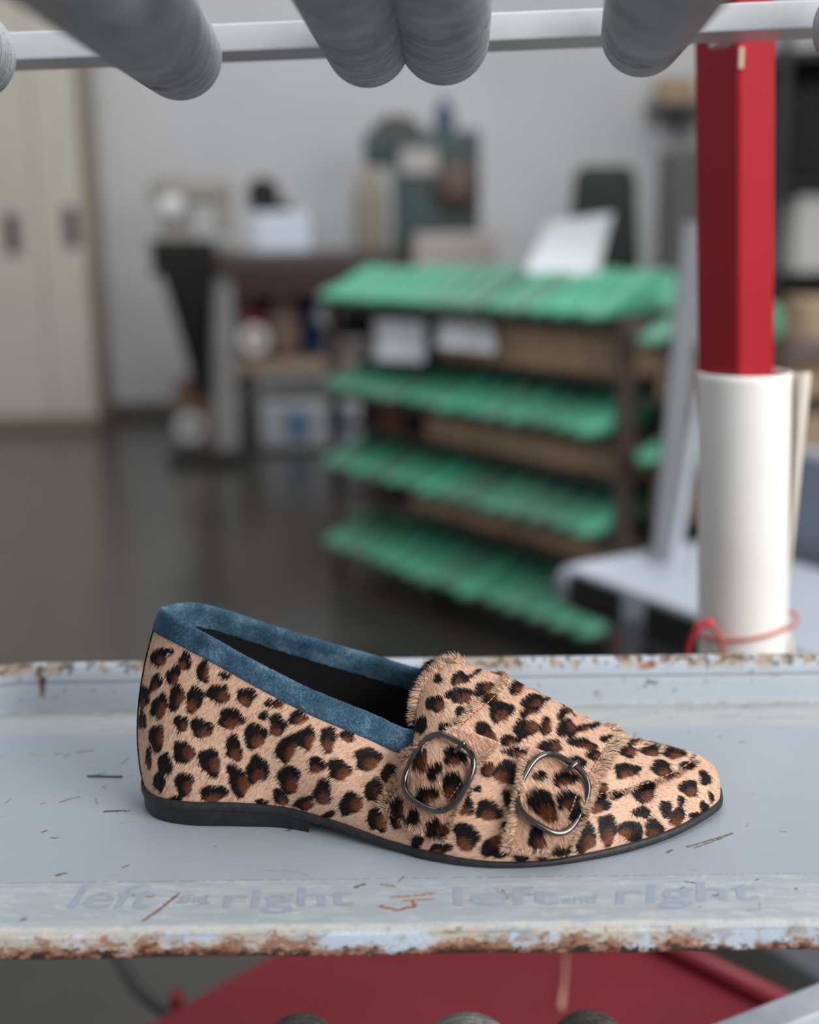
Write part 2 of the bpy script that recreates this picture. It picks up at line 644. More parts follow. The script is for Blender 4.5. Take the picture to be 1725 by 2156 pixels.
rim = mesh_obj('rim', mb.V, mb.F, paint_mat('rim_paint', bscale=300), tray)
set_color(rim, 'paint', np.c_[C, A])

# ghost lettering left by stickers
m_let = mat('ghost_lettering', (163, 174, 188), 0.4, var=0.06, scale=200)


def lettering(txt, q, shear=0.0):
    """txt fitted on the tray floor between the lower-left, lower-right and upper-left points of q"""
    cu = bpy.data.curves.new('lettering', 'FONT')
    cu.body = txt
    cu.resolution_u = 4
    cu.shear = shear
    cu.offset = 0.012
    t = bpy.data.objects.new('lettering', cu)
    COL.objects.link(t)
    bpy.context.view_layer.update()
    me = bpy.data.meshes.new_from_object(t.evaluated_get(bpy.context.evaluated_depsgraph_get()))
    V = np.array([v.co[:] for v in me.vertices])
    Fc = [tuple(p.vertices) for p in me.polygons]
    bpy.data.objects.remove(t)
    lo, hi = V.min(0), V.max(0)
    base = 0.0
    a, b, c = (fl(*p) for p in q)
    s = (V[:, 0] - lo[0]) / (hi[0] - lo[0])
    u = (V[:, 1] - base) / (hi[1] - base)
    Wd = a + s[:, None] * (b - a) + u[:, None] * (c - a)
    Wd[:, 2] = Z + 0.00012
    mesh_obj('lettering', Wd, Fc, m_let, tray, smooth=False)


lettering('left', [(140, 1912), (330, 1913), (146, 1863)], 0.3)
lettering('and', [(372, 1901), (438, 1901), (374, 1884)], 0.1)
lettering('right', [(468, 1912), (745, 1906), (476, 1872)])
lettering('left', [(955, 1906), (1178, 1904), (956, 1868)])
lettering('and', [(1182, 1903), (1256, 1901), (1184, 1886)])
lettering('right', [(1296, 1903), (1598, 1893), (1300, 1862)])

nd = MB().tube([at(181, 1594, .5475)[:2].tolist() + [Z + .0005], at(255, 1596, .5465)[:2].tolist() + [Z + .0005]], .00042, 8)
tag(nd.build('needle', mat('needle_steel', (80, 90, 94), .35, .8), smooth=True), 'thin dark steel needle lying on the grey tray behind the heel', 'needle')

# ------------------------------------------------------------------ red trolley that carries the tray
M_RED = mat('red_paint', (166, 12, 32), 0.36, var=0.08, scale=14, bump=0.03, bscale=30)
M_RED_SHADED = mat('red_paint_shaded', (108, 26, 36), 0.65, var=0.10, scale=9, spec=.25)  # dull maroon: the shade under the trolley is put into this colour
post = empty('metal_post', (0.22, 0.80, Z - .10), 'square red painted metal post rising behind the tray at right', 'post')
trolley = empty('trolley_deck', (0.0, 0.90, Z - .35), 'flat red painted trolley deck seen below the front edge of the tray', 'deck')
UL = np.array([-0.0205, 0.0277, 0])
UR = np.array([0.0277, 0.0205, 0])
mb = MB()
c_hi, c_lo = at(1557, 60, .76), at(1558, 790, .76)
dz = (c_hi - c_lo) / (c_hi[2] - c_lo[2])
ring = []
for zz in np.linspace(Z - .10, Z + 0.75, 12):
    c0 = c_lo + dz * (zz - c_lo[2])
    r_ = []
    for a, b, ca, cb in ((UL, UR, .04, .04), (UR, UL, .96, .0),):
        pass
    e = 0.05
    for p in ((e, 0), (1 - e, 0), (1, e), (1, 1 - e), (1 - e, 1), (e, 1), (0, 1 - e), (0, e)):
        r_.append(c0 + UR * p[0] + UL * p[1])
    ring.append(r_)
mb.grid(np.array(ring), closed_v=True)
mb.F.append(tuple(range(len(mb.V) - 8, len(mb.V))))
mb.build('post_tube', M_RED, post)
chip = at(1561, 122, .7598)
mb = MB().box(chip, (0.003, 0.0012, 0.012), u=(1, 0, 0), bevel=0.0005)
mb.build('chipped_paint', mat('bare_primer', (205, 190, 165), .6), post)
ZD = Z - 0.35
deck = [(-.069, 1.0, ZD), (.153, 1.0, ZD), (.30, .84, ZD), (.30, .72, ZD), (-.28, .72, ZD), (-.28, .78, ZD)]
L0, R0 = onz(590, 2003, ZD), onz(1385, 2003, ZD)
L1, R1 = onz(400, 2110, ZD), onz(1600, 2110, ZD)
deck = [L0 + (L0 - L1) * 1.2, R0 + (R0 - R1) * 1.2, R1 + (R1 - R0) * .9, L1 + (L1 - L0) * .9]
MB().slab([tuple(p) for p in deck], -.006, 0).build('deck', M_RED_SHADED, trolley)
MB().tube([R0 + (R0 - R1) * 1.2 + [.004, 0, .008], R1 + (R1 - R0) * .9 + [.004, 0, .008]], .0085, 16).build('edge_tube', mat('red_tube_paint_shaded', (122, 34, 46), .35), trolley, True)  # tube colour darkened too, for the shade it lies in
MB().tube([onz(1192, 2010, ZD + .001), onz(1188, 2075, ZD + .001), onz(1180, 2125, ZD + .001)], [.0022, .0016, .003], 10).build(
    'glue_drip', mat('dried_glue', (170, 120, 108), .4), trolley, True)
MB().box(onz(372, 2105, ZD), (.010, .016, .014), bevel=.004).build('corner_bracket', M_RED_SHADED, trolley)
q = at(1568, 1500, .70)
MB().box((q[0], .704, Z - .075), (.02, .16, .008)).build('tray_bracket', M_RED, post)
hose = cr([at(235, 1985, 1.05), at(262, 2040, 1.0), at(310, 2100, .95), at(400, 2160, .9), at(520, 2230, .87)], 10)
tag(MB().tube(hose, .006, 12).build('cable', mat('black_rubber_cable', (52, 52, 54), .5), smooth=True),
    'dark cable hanging beside the left edge of the red deck', 'cable')

# ------------------------------------------------------------------ rails with grey dipped pegs
def peg_mat(name, c, rust=0.0):
    m = bpy.data.materials.new(name)
    n = Nodes(m)
    v = n.coord((1, 1, 6.0))
    w = n.noise(v, 62, 4, .55, 1.2)
    f = n.noise(n.coord(), 30, 4)
    l = lin(c)
    base = n.ramp(n.math('ADD', n.math('MULTIPLY', w, .6), n.math('MULTIPLY', f, .4)), [(.38, tuple(l * .50)), (.48, tuple(l * .9)), (.54, tuple(l)), (.64, tuple(np.minimum(l * 1.3, 1)))])  # wrinkle shading put into the colour, over random mottling
    if rust:
        k = n.math('MULTIPLY', n.noise(n.coord(), 26, 2, .5), n.noise(n.coord((1, 1, 3)), 160, 3, .6))
        base = n.mix(n.ramp(k, [(.345 - rust * .02, (0, 0, 0)), (.365 - rust * .02, (1, 1, 1))]), base, rgba((150, 112, 92)))
    n.base(base)
    n.b.inputs['Roughness'].default_value = 0.42
    n.bump(n.math('ADD', w, n.math('MULTIPLY', n.noise(n.coord((1, 1, 2)), 420, 3), .35)), 1.0, 0.005)
    return m


M_RAIL = mat('rail_enamel', (212, 216, 220), 0.28, var=0.07, scale=30)


def peg(px, py, vp, D, r_px, length, m, parent, flat=.75):
    e = at(px, py, D)
    d = ray(*vp)
    d = d / np.linalg.norm(d)
    r = r_px * ((e - CAM) @ FW) / F_PX
    near = e - d * length
    prof = [(r * .985, 0), (r * 1.0, length * .3), (r * 1.0, length * .7), (r, length - r * flat)]
    for a in np.linspace(0, math.pi / 2, 12)[1:-1]:
        prof.append((r * math.cos(a) ** .8, length - r * flat + r * flat * math.sin(a)))
    prof.append((0.0003, length))
    mb = MB()
    # local mesh with its long axis on z so that the wrinkles run round it
    mb.lathe(prof, (0, 0, 0), (0, 0, 1), 40)
    o = mb.build('peg', m, parent, True, local=True)
    q = Vector(d).to_track_quat('Z', 'Y')
    o.rotation_mode = 'QUATERNION'
    o.rotation_quaternion = q
    o.location = Vector(near) - parent.location
    return o


DR = 0.62
a, b = at(40, 101, DR + .0068), at(1725, 33, DR + .0068)
rail = empty('peg_rail', tuple((a + b) / 2), 'pale enamelled metal rail above the loafer carrying thick grey dipped pegs', 'rail')
u = (b - a) / np.linalg.norm(b - a)
MB().box((a + b) / 2 + [0, .0125, 0], (np.linalg.norm(b - a) + .16, .0380, .0130), u=u, bevel=.0012).build('rail_bar', M_RAIL, rail)
q = at(1590, 42, .66)
MB().box((q[0] + .004, .703, q[2] + .001), (.010, .100, .005), bevel=.001).build('bracket', M_RAIL, rail)
GP = peg_mat('dipped_grey_rubber', (204, 209, 216), 0)
GPR = peg_mat('dipped_grey_rubber_chipped', (206, 212, 220), 1.0)
for (px, py, vp, r_px, m_) in ((-52, 105, (420, 330), 92, GPR), (382, 108, (650, 400), 90, GPR), (778, 88, (950, 560), 88, GP), (936, 80, (990, 640), 94, GP),
                               (1352, 62, (1240, 330), 86, GPR), (1800, 50, (1450, 360), 92, GP)):
    peg(px, py + 14, vp, DR - .012, r_px, .55, m_, rail)

low = empty('peg_rail', tuple(at(980, 2200, .52)), 'lower row of worn dark pegs seen at the bottom under the tray', 'rail')
GD = peg_mat('worn_dark_rubber', (120, 114, 110), 1.0)
GL = peg_mat('worn_pale_rubber', (206, 206, 202), .5)
for (px, py, vp, r_px, m_) in ((637, 2182, (800, 500), 82, GD), (982, 2196, (930, 500), 108, GL), (1234, 2176, (1000, 500), 82, GD)):
    e = peg(px, py, vp, .54, r_px, .42, m_, low, .6)
e0, e1 = at(500, 2330, .50), at(1400, 2330, .50)
MB().box((e0 + e1) / 2, (np.linalg.norm(e1 - e0) + .1, .014, .014), bevel=.001).build('rail_bar', M_RAIL, low)
a, b = at(1400, 2262, .56), at(1800, 2102, .60)
u, v_, d_ = frame(b - a)
mb = MB().box((a + b) / 2, (np.linalg.norm(b - a), .02, .02), u=b - a, v=u, bevel=.0015)
tag(mb.build('rail_arm', mat('worn_rail_enamel', (192, 200, 210), .35, var=.14, scale=40)), 'pale grey metal arm slanting up at the lower right corner under the tray', 'rail')

# ------------------------------------------------------------------ rolled sheet tied round the post
M_SHEET = mat('cream_plastic_sheet', (250, 248, 244), 0.42, var=0.03, scale=20)
tc_hi, tc_lo = at(1568, 782, .784), at(1563.5, 1375, .784)
sheet = empty('rolled_sheet', tuple(tc_lo), 'cream plastic sheet rolled round the lower part of the red post', 'sheet')
mb = MB()
P = []
for t in np.linspace(-.08, 1.12, 24):
    c0 = tc_hi + (tc_lo - tc_hi) * t
    if t == -.08:
        c0 = tc_hi
    P.append([c0 + np.array([(.0290 + .0000 * k) * math.cos(a), .0290 * math.sin(a), 0]) for k, a in enumerate(np.linspace(0, 2 * math.pi, 48, endpoint=False))])
P = P[1:]
P[0] = [tc_hi + np.array([.0290 * math.cos(a), .0290 * math.sin(a), 0]) for a in np.linspace(0, 2 * math.pi, 48, endpoint=False)]
inner = [[p - np.array([.0014 * math.cos(a), .0014 * math.sin(a), 0]) for p, a in zip(rw, np.linspace(0, 2 * math.pi, 48, endpoint=False))] for rw in P]
mb.grid(np.array(P[::-1] + inner), closed_v=True)
mb.build('roll', M_SHEET, sheet, True)
Pf = []
for t in np.linspace(0, 1, 26):
    y = 784 + (1400 - 784) * t
    pinch = math.exp(-((y - 1292) / 55) ** 2)
    xi = 1661 - 8 * t - 3 * pinch
    xo = 1710 - 52 * min(t / .8, 1) + (28 * max(0, (t - .84) / .16)) ** .9
    Pf.append([at(xi + (xo - xi) * s, y, .800 - .030 * math.sin(s * 2.4) * (1 - .6 * pinch)) for s in np.linspace(0, 1, 9)])
Pf = np.array(Pf)
mb = MB().grid(np.concatenate([Pf, (Pf + [0, .0016, 0])[:, ::-1]], 1), closed_v=True)
mb.build('loose_flap', mat('cream_sheet_edge', (226, 216, 204), .5, var=.05, scale=30), sheet, True)
for (px, py, r_) in ((1590, 1087, .0022), (1476, 1066, .002), (1478, 1170, .0025)):
    pass
# red cord round the roll
ct = at(1566, 1308, .784)
ring = []
for a in np.linspace(0, 2 * math.pi, 48, endpoint=False):
    ex = .0308 + (.0035 if -0.9 < ((a + math.pi) % (2 * math.pi) - math.pi) < 0.9 else 0)
    ring.append(ct + np.array([ex * math.cos(a), .0312 * math.sin(a), .0055 * math.cos(a) - .0015]))
cord = empty('cord', tuple(ct), 'red cord tied with a knot round the cream rolled sheet', 'cord')
M_CORD = mat('red_cord', (196, 96, 84), .7, var=.15, scale=200)
MB().tube(ring, .00125, 8, closed=True).build('loop', M_CORD, cord, True)
kn = at(1491, 1312, .757)
MB().lathe([(.0001, -.0035), (.0026, -.0026), (.0036, 0), (.0026, .0026), (.0001, .0035)], kn, (1, 0, .3), 14).build('knot', mat('red_knot', (214, 62, 82), .7), cord, True)
MB().tube(cr([kn, at(1508, 1326, .753), at(1520, 1350, .753), at(1527, 1400, .756)], 6), .0015, 8).build('tail', M_CORD, cord, True)
MB().tube(cr([kn, at(1474, 1318, .755), at(1456, 1345, .756), at(1442, 1400, .76)], 6), [.0014] * 4 + [.0020] * 15, 8).build('tail', mat('red_ribbon', (170, 40, 48), .7), cord, True)
# ------------------------------------------------------------------ the loafer
loafer = empty('loafer', (0.01, 0.505, Z), 'leopard print loafer with blue suede trim and two buckles standing on the grey tray', 'shoe')
V3 = lambda *p: np.array([p[0], p[1], p[2] + Z])
# stations round the shoe: feather line F, top line T, and the bulge of the wall between
# (F, T, outward1, rise1, pull2, outward2, drop2)
NEAR = [
    ((.1378, .5150, .0058), (.1325, .5165, .0178), .0012, .65, .25, 0, -.12),
    ((.1352, .5040, .0050), (.1310, .5165, .0184), .0012, .65, .35, 0, -.12),
    ((.1262, .4938, .0045), (.1262, .5168, .0203), .0016, .60, .45, 0, -.10),
    ((.1100, .4803, .0040), (.1140, .5175, .0236), .0018, .55, .48, 0, -.08),
    ((.0920, .4705, .0033), (.0985, .5180, .0280), .0020, .52, .46, 0, -.03),
    ((.0730, .4630, .0028), (.0800, .5185, .0367), .0022, .50, .44, 0, 0),
    ((.0530, .4580, .0022), (.0610, .5190, .0477), .0024, .46, .42, 0, 0),
    ((.0340, .4573, .0022), (.0430, .5200, .0572), .0024, .44, .42, 0, 0),
    ((.0200, .4596, .0027), (.0290, .5205, .0625), .0024, .42, .42, 0, 0),
    ((.0100, .4630, .0033), (.0185, .5205, .0660), .0024, .40, .40, 0, 0),
    ((.0040, .4655, .0035), (.0085, .5120, .0618), .0026, .38, .30, 0, .05),
    ((.0000, .4678, .0035), (.0030, .5045, .0540), .0030, .36, .15, .002, .15),
    ((-.0040, .4700, .0036), (.0018, .4990, .0440), .0030, .34, 0, .004, .30),
    ((-.0110, .4735, .0040), (-.0035, .4974, .0430), .0030, .34, 0, .004, .30),
    ((-.0210, .4785, .0055), (-.0183, .4970, .0504), .0030, .34, 0, .004, .30),
    ((-.0346, .4850, .0075), (-.0429, .4975, .0611), .0030, .34, 0, .004, .30),
    ((-.0557, .4935, .0094), (-.0673, .4990, .0740), .0030, .34, 0, .004, .30),
    ((-.0764, .4955, .0108), (-.0840, .5022, .0830), .0032, .33, 0, .005, .30),
    ((-.0974, .4970, .0108), (-.0975, .5075, .0889), .0035, .32, 0, .006, .30),
    ((-.1120, .5025, .0106), (-.1060, .5140, .0915), .0040, .31, 0, .008, .30),
    ((-.1195, .5120, .0105), (-.1094, .5195, .0915), .0044, .31, 0, .010, .30),
]
BACKS = [((-.1220, .5225, .0105), (-.1100, .5245, .0905), .0045, .31, 0, .0105, .31)]
FAR = [
    ((-.1200, .5330, .0105), (-.1085, .5300, .0897), .0044, .31, 0, .010, .30),
    ((-.1130, .5430, .0106), (-.1050, .5350, .0892), .0040, .31, 0, .008, .30),
    ((-.0990, .5485, .0108), (-.0970, .5415, .0871), .0035, .32, 0, .006, .30),
    ((-.0790, .5495, .0108), (-.0850, .5455, .0822), .0032, .33, 0, .005, .30),
    ((-.0580, .5480, .0094), (-.0690, .5478, .0756), .0030, .34, 0, .004, .30),
    ((-.0370, .5455, .0080), (-.0450, .5475, .0675), .0030, .34, 0, .004, .30),
    ((-.0220, .5435, .0070), (-.0195, .5460, .0601), .0030, .34, 0, .004, .30),
    ((-.0110, .5430, .0060), (-.0020, .5440, .0550), .0030, .34, 0, .004, .30),
    ((-.0030, .5435, .0050), (.0075, .5425, .0535), .0030, .34, 0, .004, .25),
    ((.0020, .5440, .0045), (.0100, .5365, .0580), .0030, .36, .10, .002, .15),
    ((.0060, .5445, .0042), (.0140, .5290, .0625), .0026, .38, .25, 0, .05),
    ((.0120, .5455, .0036), (.0185, .5205, .0660), .0024, .40, .40, 0, 0),
    ((.0220, .5470, .0028), (.0290, .5205, .0625), .0024, .42, .42, 0, 0),
    ((.0360, .5485, .0024), (.0430, .5200, .0572), .0024, .44, .42, 0, 0),
    ((.0540, .5492, .0024), (.0610, .5190, .0477), .0024, .46, .42, 0, 0),
    ((.0740, .5488, .0028), (.0800, .5185, .0367), .0022, .50, .44, 0, 0),
    ((.0930, .5470, .0033), (.0985, .5180, .0280), .0020, .52, .46, 0, -.03),
    ((.1100, .5435, .0040), (.1140, .5175, .0236), .0018, .55, .48, 0, -.08),
    ((.1250, .5365, .0045), (.1262, .5168, .0203), .0016, .60, .45, 0, -.10),
    ((.1345, .5265, .0050), (.1310, .5165, .0184), .0012, .65, .35, 0, -.12),
    ((.1378, .5150, .0058), (.1325, .5165, .0178), .0012, .65, .25, 0, -.12),
]
ST = NEAR + BACKS + FAR
tab = np.array([[*f, *t, *k] for f, t, *k in ST])
NS = 26
tab = cr(tab, NS)
NT = len(tab)
Fp, Tp, KK = tab[:, 0:3] + [0, 0, Z], tab[:, 3:6] + [0, 0, Z], tab[:, 6:]
tg = np.gradient(Fp[:, :2], axis=0)
tg[0] = tg[-1] = np.array([0, -1.0])
tg /= np.linalg.norm(tg, axis=1)[:, None]
# the loop runs toe - near side - heel - far side: outward is to the left of travel on the near side
OUT = np.stack([-tg[:, 1], tg[:, 0], 0 * tg[:, 0]], 1)
NV = 130
sv = np.linspace(0, 1, NV)


def wall_points(F_, T_, K_, O_, v):
    hgt = (T_[:, 2] - F_[:, 2])[:, None]
    zz = np.array([[0, 0, 1.0]])
    xy = (F_ - T_) * [1, 1, 0]
    c1 = F_ + O_ * K_[:, 0:1] + zz * K_[:, 1:2] * hgt
    c2 = T_ + xy * K_[:, 2:3] + O_ * K_[:, 3:4] - zz * K_[:, 4:5] * hgt
    v = v[None, :, None]
    a, b, c, d = F_[:, None], c1[:, None], c2[:, None], T_[:, None]
    return a * (1 - v) ** 3 + 3 * b * v * (1 - v) ** 2 + 3 * c * v * v * (1 - v) + d * v ** 3


# make sure that outward really points away from the middle of the shoe
mid = Fp[:, :2].mean(0)
if ((Fp[:, :2] - mid) * OUT[:, :2]).sum() < 0:
    OUT = -OUT
G = wall_points(Fp, Tp, KK, OUT, sv)                     # (NT, NV, 3) outer surface of the upper
# ragged throat edge and slightly uneven skin
i_thr_n, i_thr_f = 9 * NS, (len(NEAR) + 1 + 11) * NS
i_tl_n, i_tl_f = 12 * NS, (len(NEAR) + 1 + 8) * NS


def grid_normals(G):
    du, dv = np.gradient(G, axis=0), np.gradient(G, axis=1)
    n = np.cross(du, dv)
    L = np.linalg.norm(n, axis=2, keepdims=True)
    n = n / np.maximum(L, 1e-12)
    return n


GN = grid_normals(G)
if (GN[:, NV // 3] * OUT).sum() < 0:
    GN = -GN
mbu = MB().grid(G)
UPV, UPF = np.array(mbu.V), mbu.F
BASE = BVHTree.FromPolygons([tuple(p) for p in UPV], UPF)


def hit(px, py, bvh=BASE):
    d = ray(px, py)
    r = bvh.ray_cast(Vector(CAM), Vector(d / np.linalg.norm(d)))
    if r[0] is None:
        return None
    n = np.array(r[1])
    if n @ d > 0:
        n = -n
    return np.array(r[0]), n


def near_surf(p):
    r = BASE.find_nearest(Vector(p))
    n = np.array(r[1])
    c = np.array([np.interp(r[0][0], [-.12, .138], [.523, .516]), 0])[0]
    o = np.array([0, r[0][1] - c, (r[0][2] - Z - .012)])
    if n @ o < 0:
        n = -n
    return np.array(r[0]), n


def surf_line(px_pts, n):
    """a line on the upper followed along sight lines"""
    q = resample(np.array(px_pts, float), n)
    out, last = [], None
    for x, y in q:
        h = hit(x, y)
        k = 0
        while h is None and k < 40:
            y += 2
            k += 1
            h = hit(x, y)
        out.append(h[0])
    return np.array(out)


def ridge_y(x):
    return np.interp(x, Tp[:i_thr_n, 0][::-1], Tp[:i_thr_n, 1][::-1])


def mirror(Pm):
    q = Pm.copy()
    q[..., 1] = 2 * .5195 - q[..., 1]
    return q


def patch(left, right, n_along, n_across, off, far=False, hump=None, notch=0.0):
    """a leather panel lying on the upper between two edge lines, top surface grid (n_along, n_across, 3) and normals"""
    a, b = surf_line(left, n_along), surf_line(right, n_along)
    P0 = a[:, None] + (b - a)[:, None] * np.linspace(0, 1, n_across)[None, :, None]
    if notch:
        s = np.linspace(0, 1, n_across)
        e = 1 - notch * np.clip(1 - ((s - .46) / .34) ** 2, 0, 1)
        k = np.arange(n_along)
        P0 = np.stack([np.stack([np.interp(np.linspace(0, e[j], n_along) * (n_along - 1), k, P0[:, j, c]) for c in range(3)], 1) for j in range(n_across)], 1)
    if far:
        P0 = np.concatenate([mirror(P0)[::-1], P0], 0)
    S_ = P0.reshape(-1, 3)
    L, N = [], []
    for p in S_:
        q, n = near_surf(p)
        L.append(q)
        N.append(n)
    L, N = np.array(L).reshape(P0.shape), np.array(N).reshape(P0.shape)
    for _ in range(3):
        N[1:-1] = (N[:-2] + N[1:-1] + N[2:]) / 3
        L[1:-1] = (L[:-2] + 2 * L[1:-1] + L[2:]) / 4
    N /= np.linalg.norm(N, axis=2, keepdims=True)
    o = off if hump is None else off + hump(P0.shape[0], P0.shape[1])[..., None]
    return L + N * o, N


def skirted(P, N, depth):
    """panel mesh: the top grid plus edges turned down to the leather below"""
    e = 0.35
    nu, nv = P.shape[:2]
    D = P - N * depth
    Q = np.concatenate([D[:, :1], P, D[:, -1:]], 1)
    top = np.concatenate([D[:1, :1], D[:1], D[:1, -1:]], 1)
    bot = np.concatenate([D[-1:, :1], D[-1:], D[-1:, -1:]], 1)
    return np.concatenate([top, Q, bot], 0)


# saddle over the vamp, and the two straps that run down from it through the buckles
SAD_L = [(1070, 1437), (1035, 1470), (990, 1504), (955, 1538), (925, 1572)]
SAD_R = [(1298, 1552), (1272, 1600), (1248, 1638), (1236, 1662), (1226, 1690)]
sadP, sadN = patch(SAD_L, SAD_R, 46, 90, .0013, far=True, notch=.30)
# cut the lower edge of the saddle between the straps into a shallow arch
ST1_L = [(952, 1536), (905, 1570), (862, 1612), (832, 1660), (806, 1702)]
ST1_R = [(1052, 1572), (1010, 1606), (985, 1650), (962, 1705), (934, 1764)]
ST2_L = [(1110, 1578), (1098, 1625), (1090, 1680), (1078, 1738), (1066, 1782)]
ST2_R = [(1250, 1640), (1238, 1672), (1222, 1712), (1204, 1752), (1188, 1790)]


def hump(c, w, amp):
    def f(nu, nv):
        t = np.linspace(0, 1, nu)[:, None]
        s = np.linspace(-1, 1, nv)[None, :]
        return amp * np.exp(-((t - c) / w) ** 2) * (1 - .35 * s * s) + .0006 * (1 - s * s)
    return f


s1P, s1N = patch(ST1_L, ST1_R, 60, 30, .0030, hump=hump(.45, .22, .0026))
s2P, s2N = patch(ST2_L, ST2_R, 60, 30, .0030, hump=hump(.47, .22, .0026))


def to_bvh(P):
    m_ = MB().grid(P)
    return BVHTree.FromPolygons([tuple(p) for p in m_.V], m_.F)


LAYERS = {'base': BASE, 'saddle': to_bvh(sadP), 'strap1': to_bvh(s1P), 'strap2': to_bvh(s2P)}

# ---- the leopard print: every spot has a place on the hide, half axes and a paler brown heart
Z1 = '''265,345,25,20,0,0 205,375,45,55,0,1 345,400,40,50,0,1 190,510,30,60,20,1 285,470,35,60,10,1 440,450,40,60,0,1 555,470,30,25,0,0
210,630,40,80,20,1 300,585,45,72,5,1 395,595,52,70,10,1 520,565,62,56,0,1 665,580,60,48,0,1 780,615,22,25,0,0 830,622,35,24,0,2 755,680,27,32,0,0
585,695,80,55,-5,1 930,690,50,45,0,1 825,730,50,62,10,1 710,785,70,65,0,1 325,720,38,48,0,1 430,745,62,58,0,1 195,795,48,70,0,1 120,700,20,60,0,1
155,900,20,60,0,1 128,580,25,70,0,1 335,870,56,70,0,1 600,850,48,72,-10,1 475,920,65,75,-20,1 240,930,45,55,0,0 875,850,56,84,15,1 975,795,50,70,0,1
1090,800,50,66,0,1 1190,785,45,34,0,1 1295,905,80,60,-5,1 720,960,60,85,0,1 1030,935,45,50,0,1 1145,960,65,60,0,1 885,1010,66,76,-20,1
620,1020,56,90,-25,1 340,1035,55,62,0,1 495,1085,82,46,-15,1 210,1020,36,60,-5,0 1060,1080,56,66,0,1 840,1105,36,52,-25,1 965,1135,65,36,-15,1
1205,1140,65,66,0,1 1330,1070,50,76,-10,1 1420,985,60,60,0,1 1340,1225,46,76,-15,1 295,1112,40,20,0,0 745,1132,40,20,0,0 1090,1195,50,18,-20,0
1550,1340,30,35,0,0 1670,1372,60,36,-15,1 1450,1150,50,60,0,1'''
Z2 = '''150,455,34,46,0,0 243,160,30,24,0,0 110,330,22,30,0,0 590,222,30,18,-30,0 345,225,45,38,10,1 235,228,25,25,0,0 222,350,46,48,0,1 345,308,68,44,-10,1 460,275,55,36,-25,1 350,388,30,28,0,0 355,432,30,30,0,2 272,470,36,28,0,0
420,198,40,14,-35,0 500,335,40,24,-20,1 545,385,62,58,-30,1 620,265,38,34,-25,1 705,335,60,42,-30,1 682,388,50,28,-20,1 860,385,60,28,-38,1 770,320,40,13,-25,0
665,472,62,55,-25,1 765,460,34,48,10,2 870,470,58,46,-20,1 955,466,48,20,-22,1 1010,448,50,14,-22,0 465,508,58,70,-25,1 785,560,70,36,-12,1
945,545,78,28,10,1 1060,518,32,20,-15,0 590,528,50,28,0,1 1000,603,40,32,0,1 1060,652,38,34,0,1 910,650,56,48,-25,1 615,590,65,26,0,1
580,690,76,64,0,1 478,672,44,40,0,2 490,876,68,60,0,1 375,857,45,55,0,1 588,820,30,55,0,0 380,1005,70,70,0,1 525,1060,70,66,0,1 250,1065,50,28,-10,1
140,1030,30,35,-10,0 435,772,25,18,0,0 955,905,26,48,0,2 1165,585,50,32,0,1 1275,583,56,25,0,1 1390,592,56,26,-5,1 1490,597,35,20,-8,0 1200,535,35,17,-8,1
1320,536,52,11,-6,0 1165,680,60,44,0,1 1335,670,60,44,10,1 1455,655,40,22,0,1 1545,715,30,45,-10,0 1470,765,46,50,0,1 1252,785,55,62,0,1 1240,885,42,34,0,0
1030,845,55,56,0,1 1040,765,46,30,0,1 1115,802,35,24,0,0 1355,867,32,48,-15,0 1430,832,18,36,0,0 1412,912,44,50,0,2 1580,812,14,36,-10,0 1545,865,22,40,0,0
1500,907,28,24,0,0 965,1010,58,82,5,1 1075,968,55,76,0,1 1190,978,62,58,0,1 1300,966,56,44,0,1 830,1072,40,36,0,1 650,1112,45,20,0,0 760,1112,36,16,0,0
315,605,55,52,-15,1 215,675,34,48,25,0 300,742,52,72,20,1 175,790,58,48,-25,1 150,622,34,60,25,2 382,772,30,40,0,0 110,900,40,42,0,0 45,912,45,58,0,1
225,957,60,58,0,1 850,712,62,44,-20,1 730,700,40,24,0,0 745,835,66,92,-25,1 872,812,60,52,0,1 905,880,36,52,20,0 715,1000,50,66,-15,1 590,958,35,40,10,0 840,1082,44,34,0,0'''
SP = []
for txt, sc_, ox, oy in ((Z1, 2.464, 250, 1230), (Z2, 2.331, 820, 1330)):
    for w in txt.split():
        a = [float(t) for t in w.split(',')]
        SP.append((ox + a[0] / sc_, oy + a[1] / sc_, a[2] / sc_, a[3] / sc_, math.radians(a[4]), int(a[5])))
SPOTS = {k: [] for k in LAYERS}
for (px, py, rx, ry, rot, kind) in SP:
    best = None
    for k, bv in LAYERS.items():
        h = hit(px, py, bv)
        if h is not None:
            dd = np.linalg.norm(h[0] - CAM)
            if best is None or dd < best[0]:
                best = (dd, k, h)
    if best is None:
        continue
    _, k, (p, n) = best

    def onplane(x, y):
        d = ray(x, y)
        return CAM + d * ((p - CAM) @ n) / (d @ n)
    ca, sa = math.cos(rot), -math.sin(rot)
    e1 = (onplane(px + ca * 2, py - sa * -2 * -1) - p) / 2 * rx if False else (onplane(px + ca * 2, py + sa * -2) - p) / 2 * rx
    e2 = (onplane(px + sa * 2, py + ca * 2) - p) / 2 * ry
    lim = .0105
    e1 *= min(1, lim / np.linalg.norm(e1))
    e2 *= min(1, lim / np.linalg.norm(e2))
    SPOTS[k].append((p, n, e1, e2, kind))
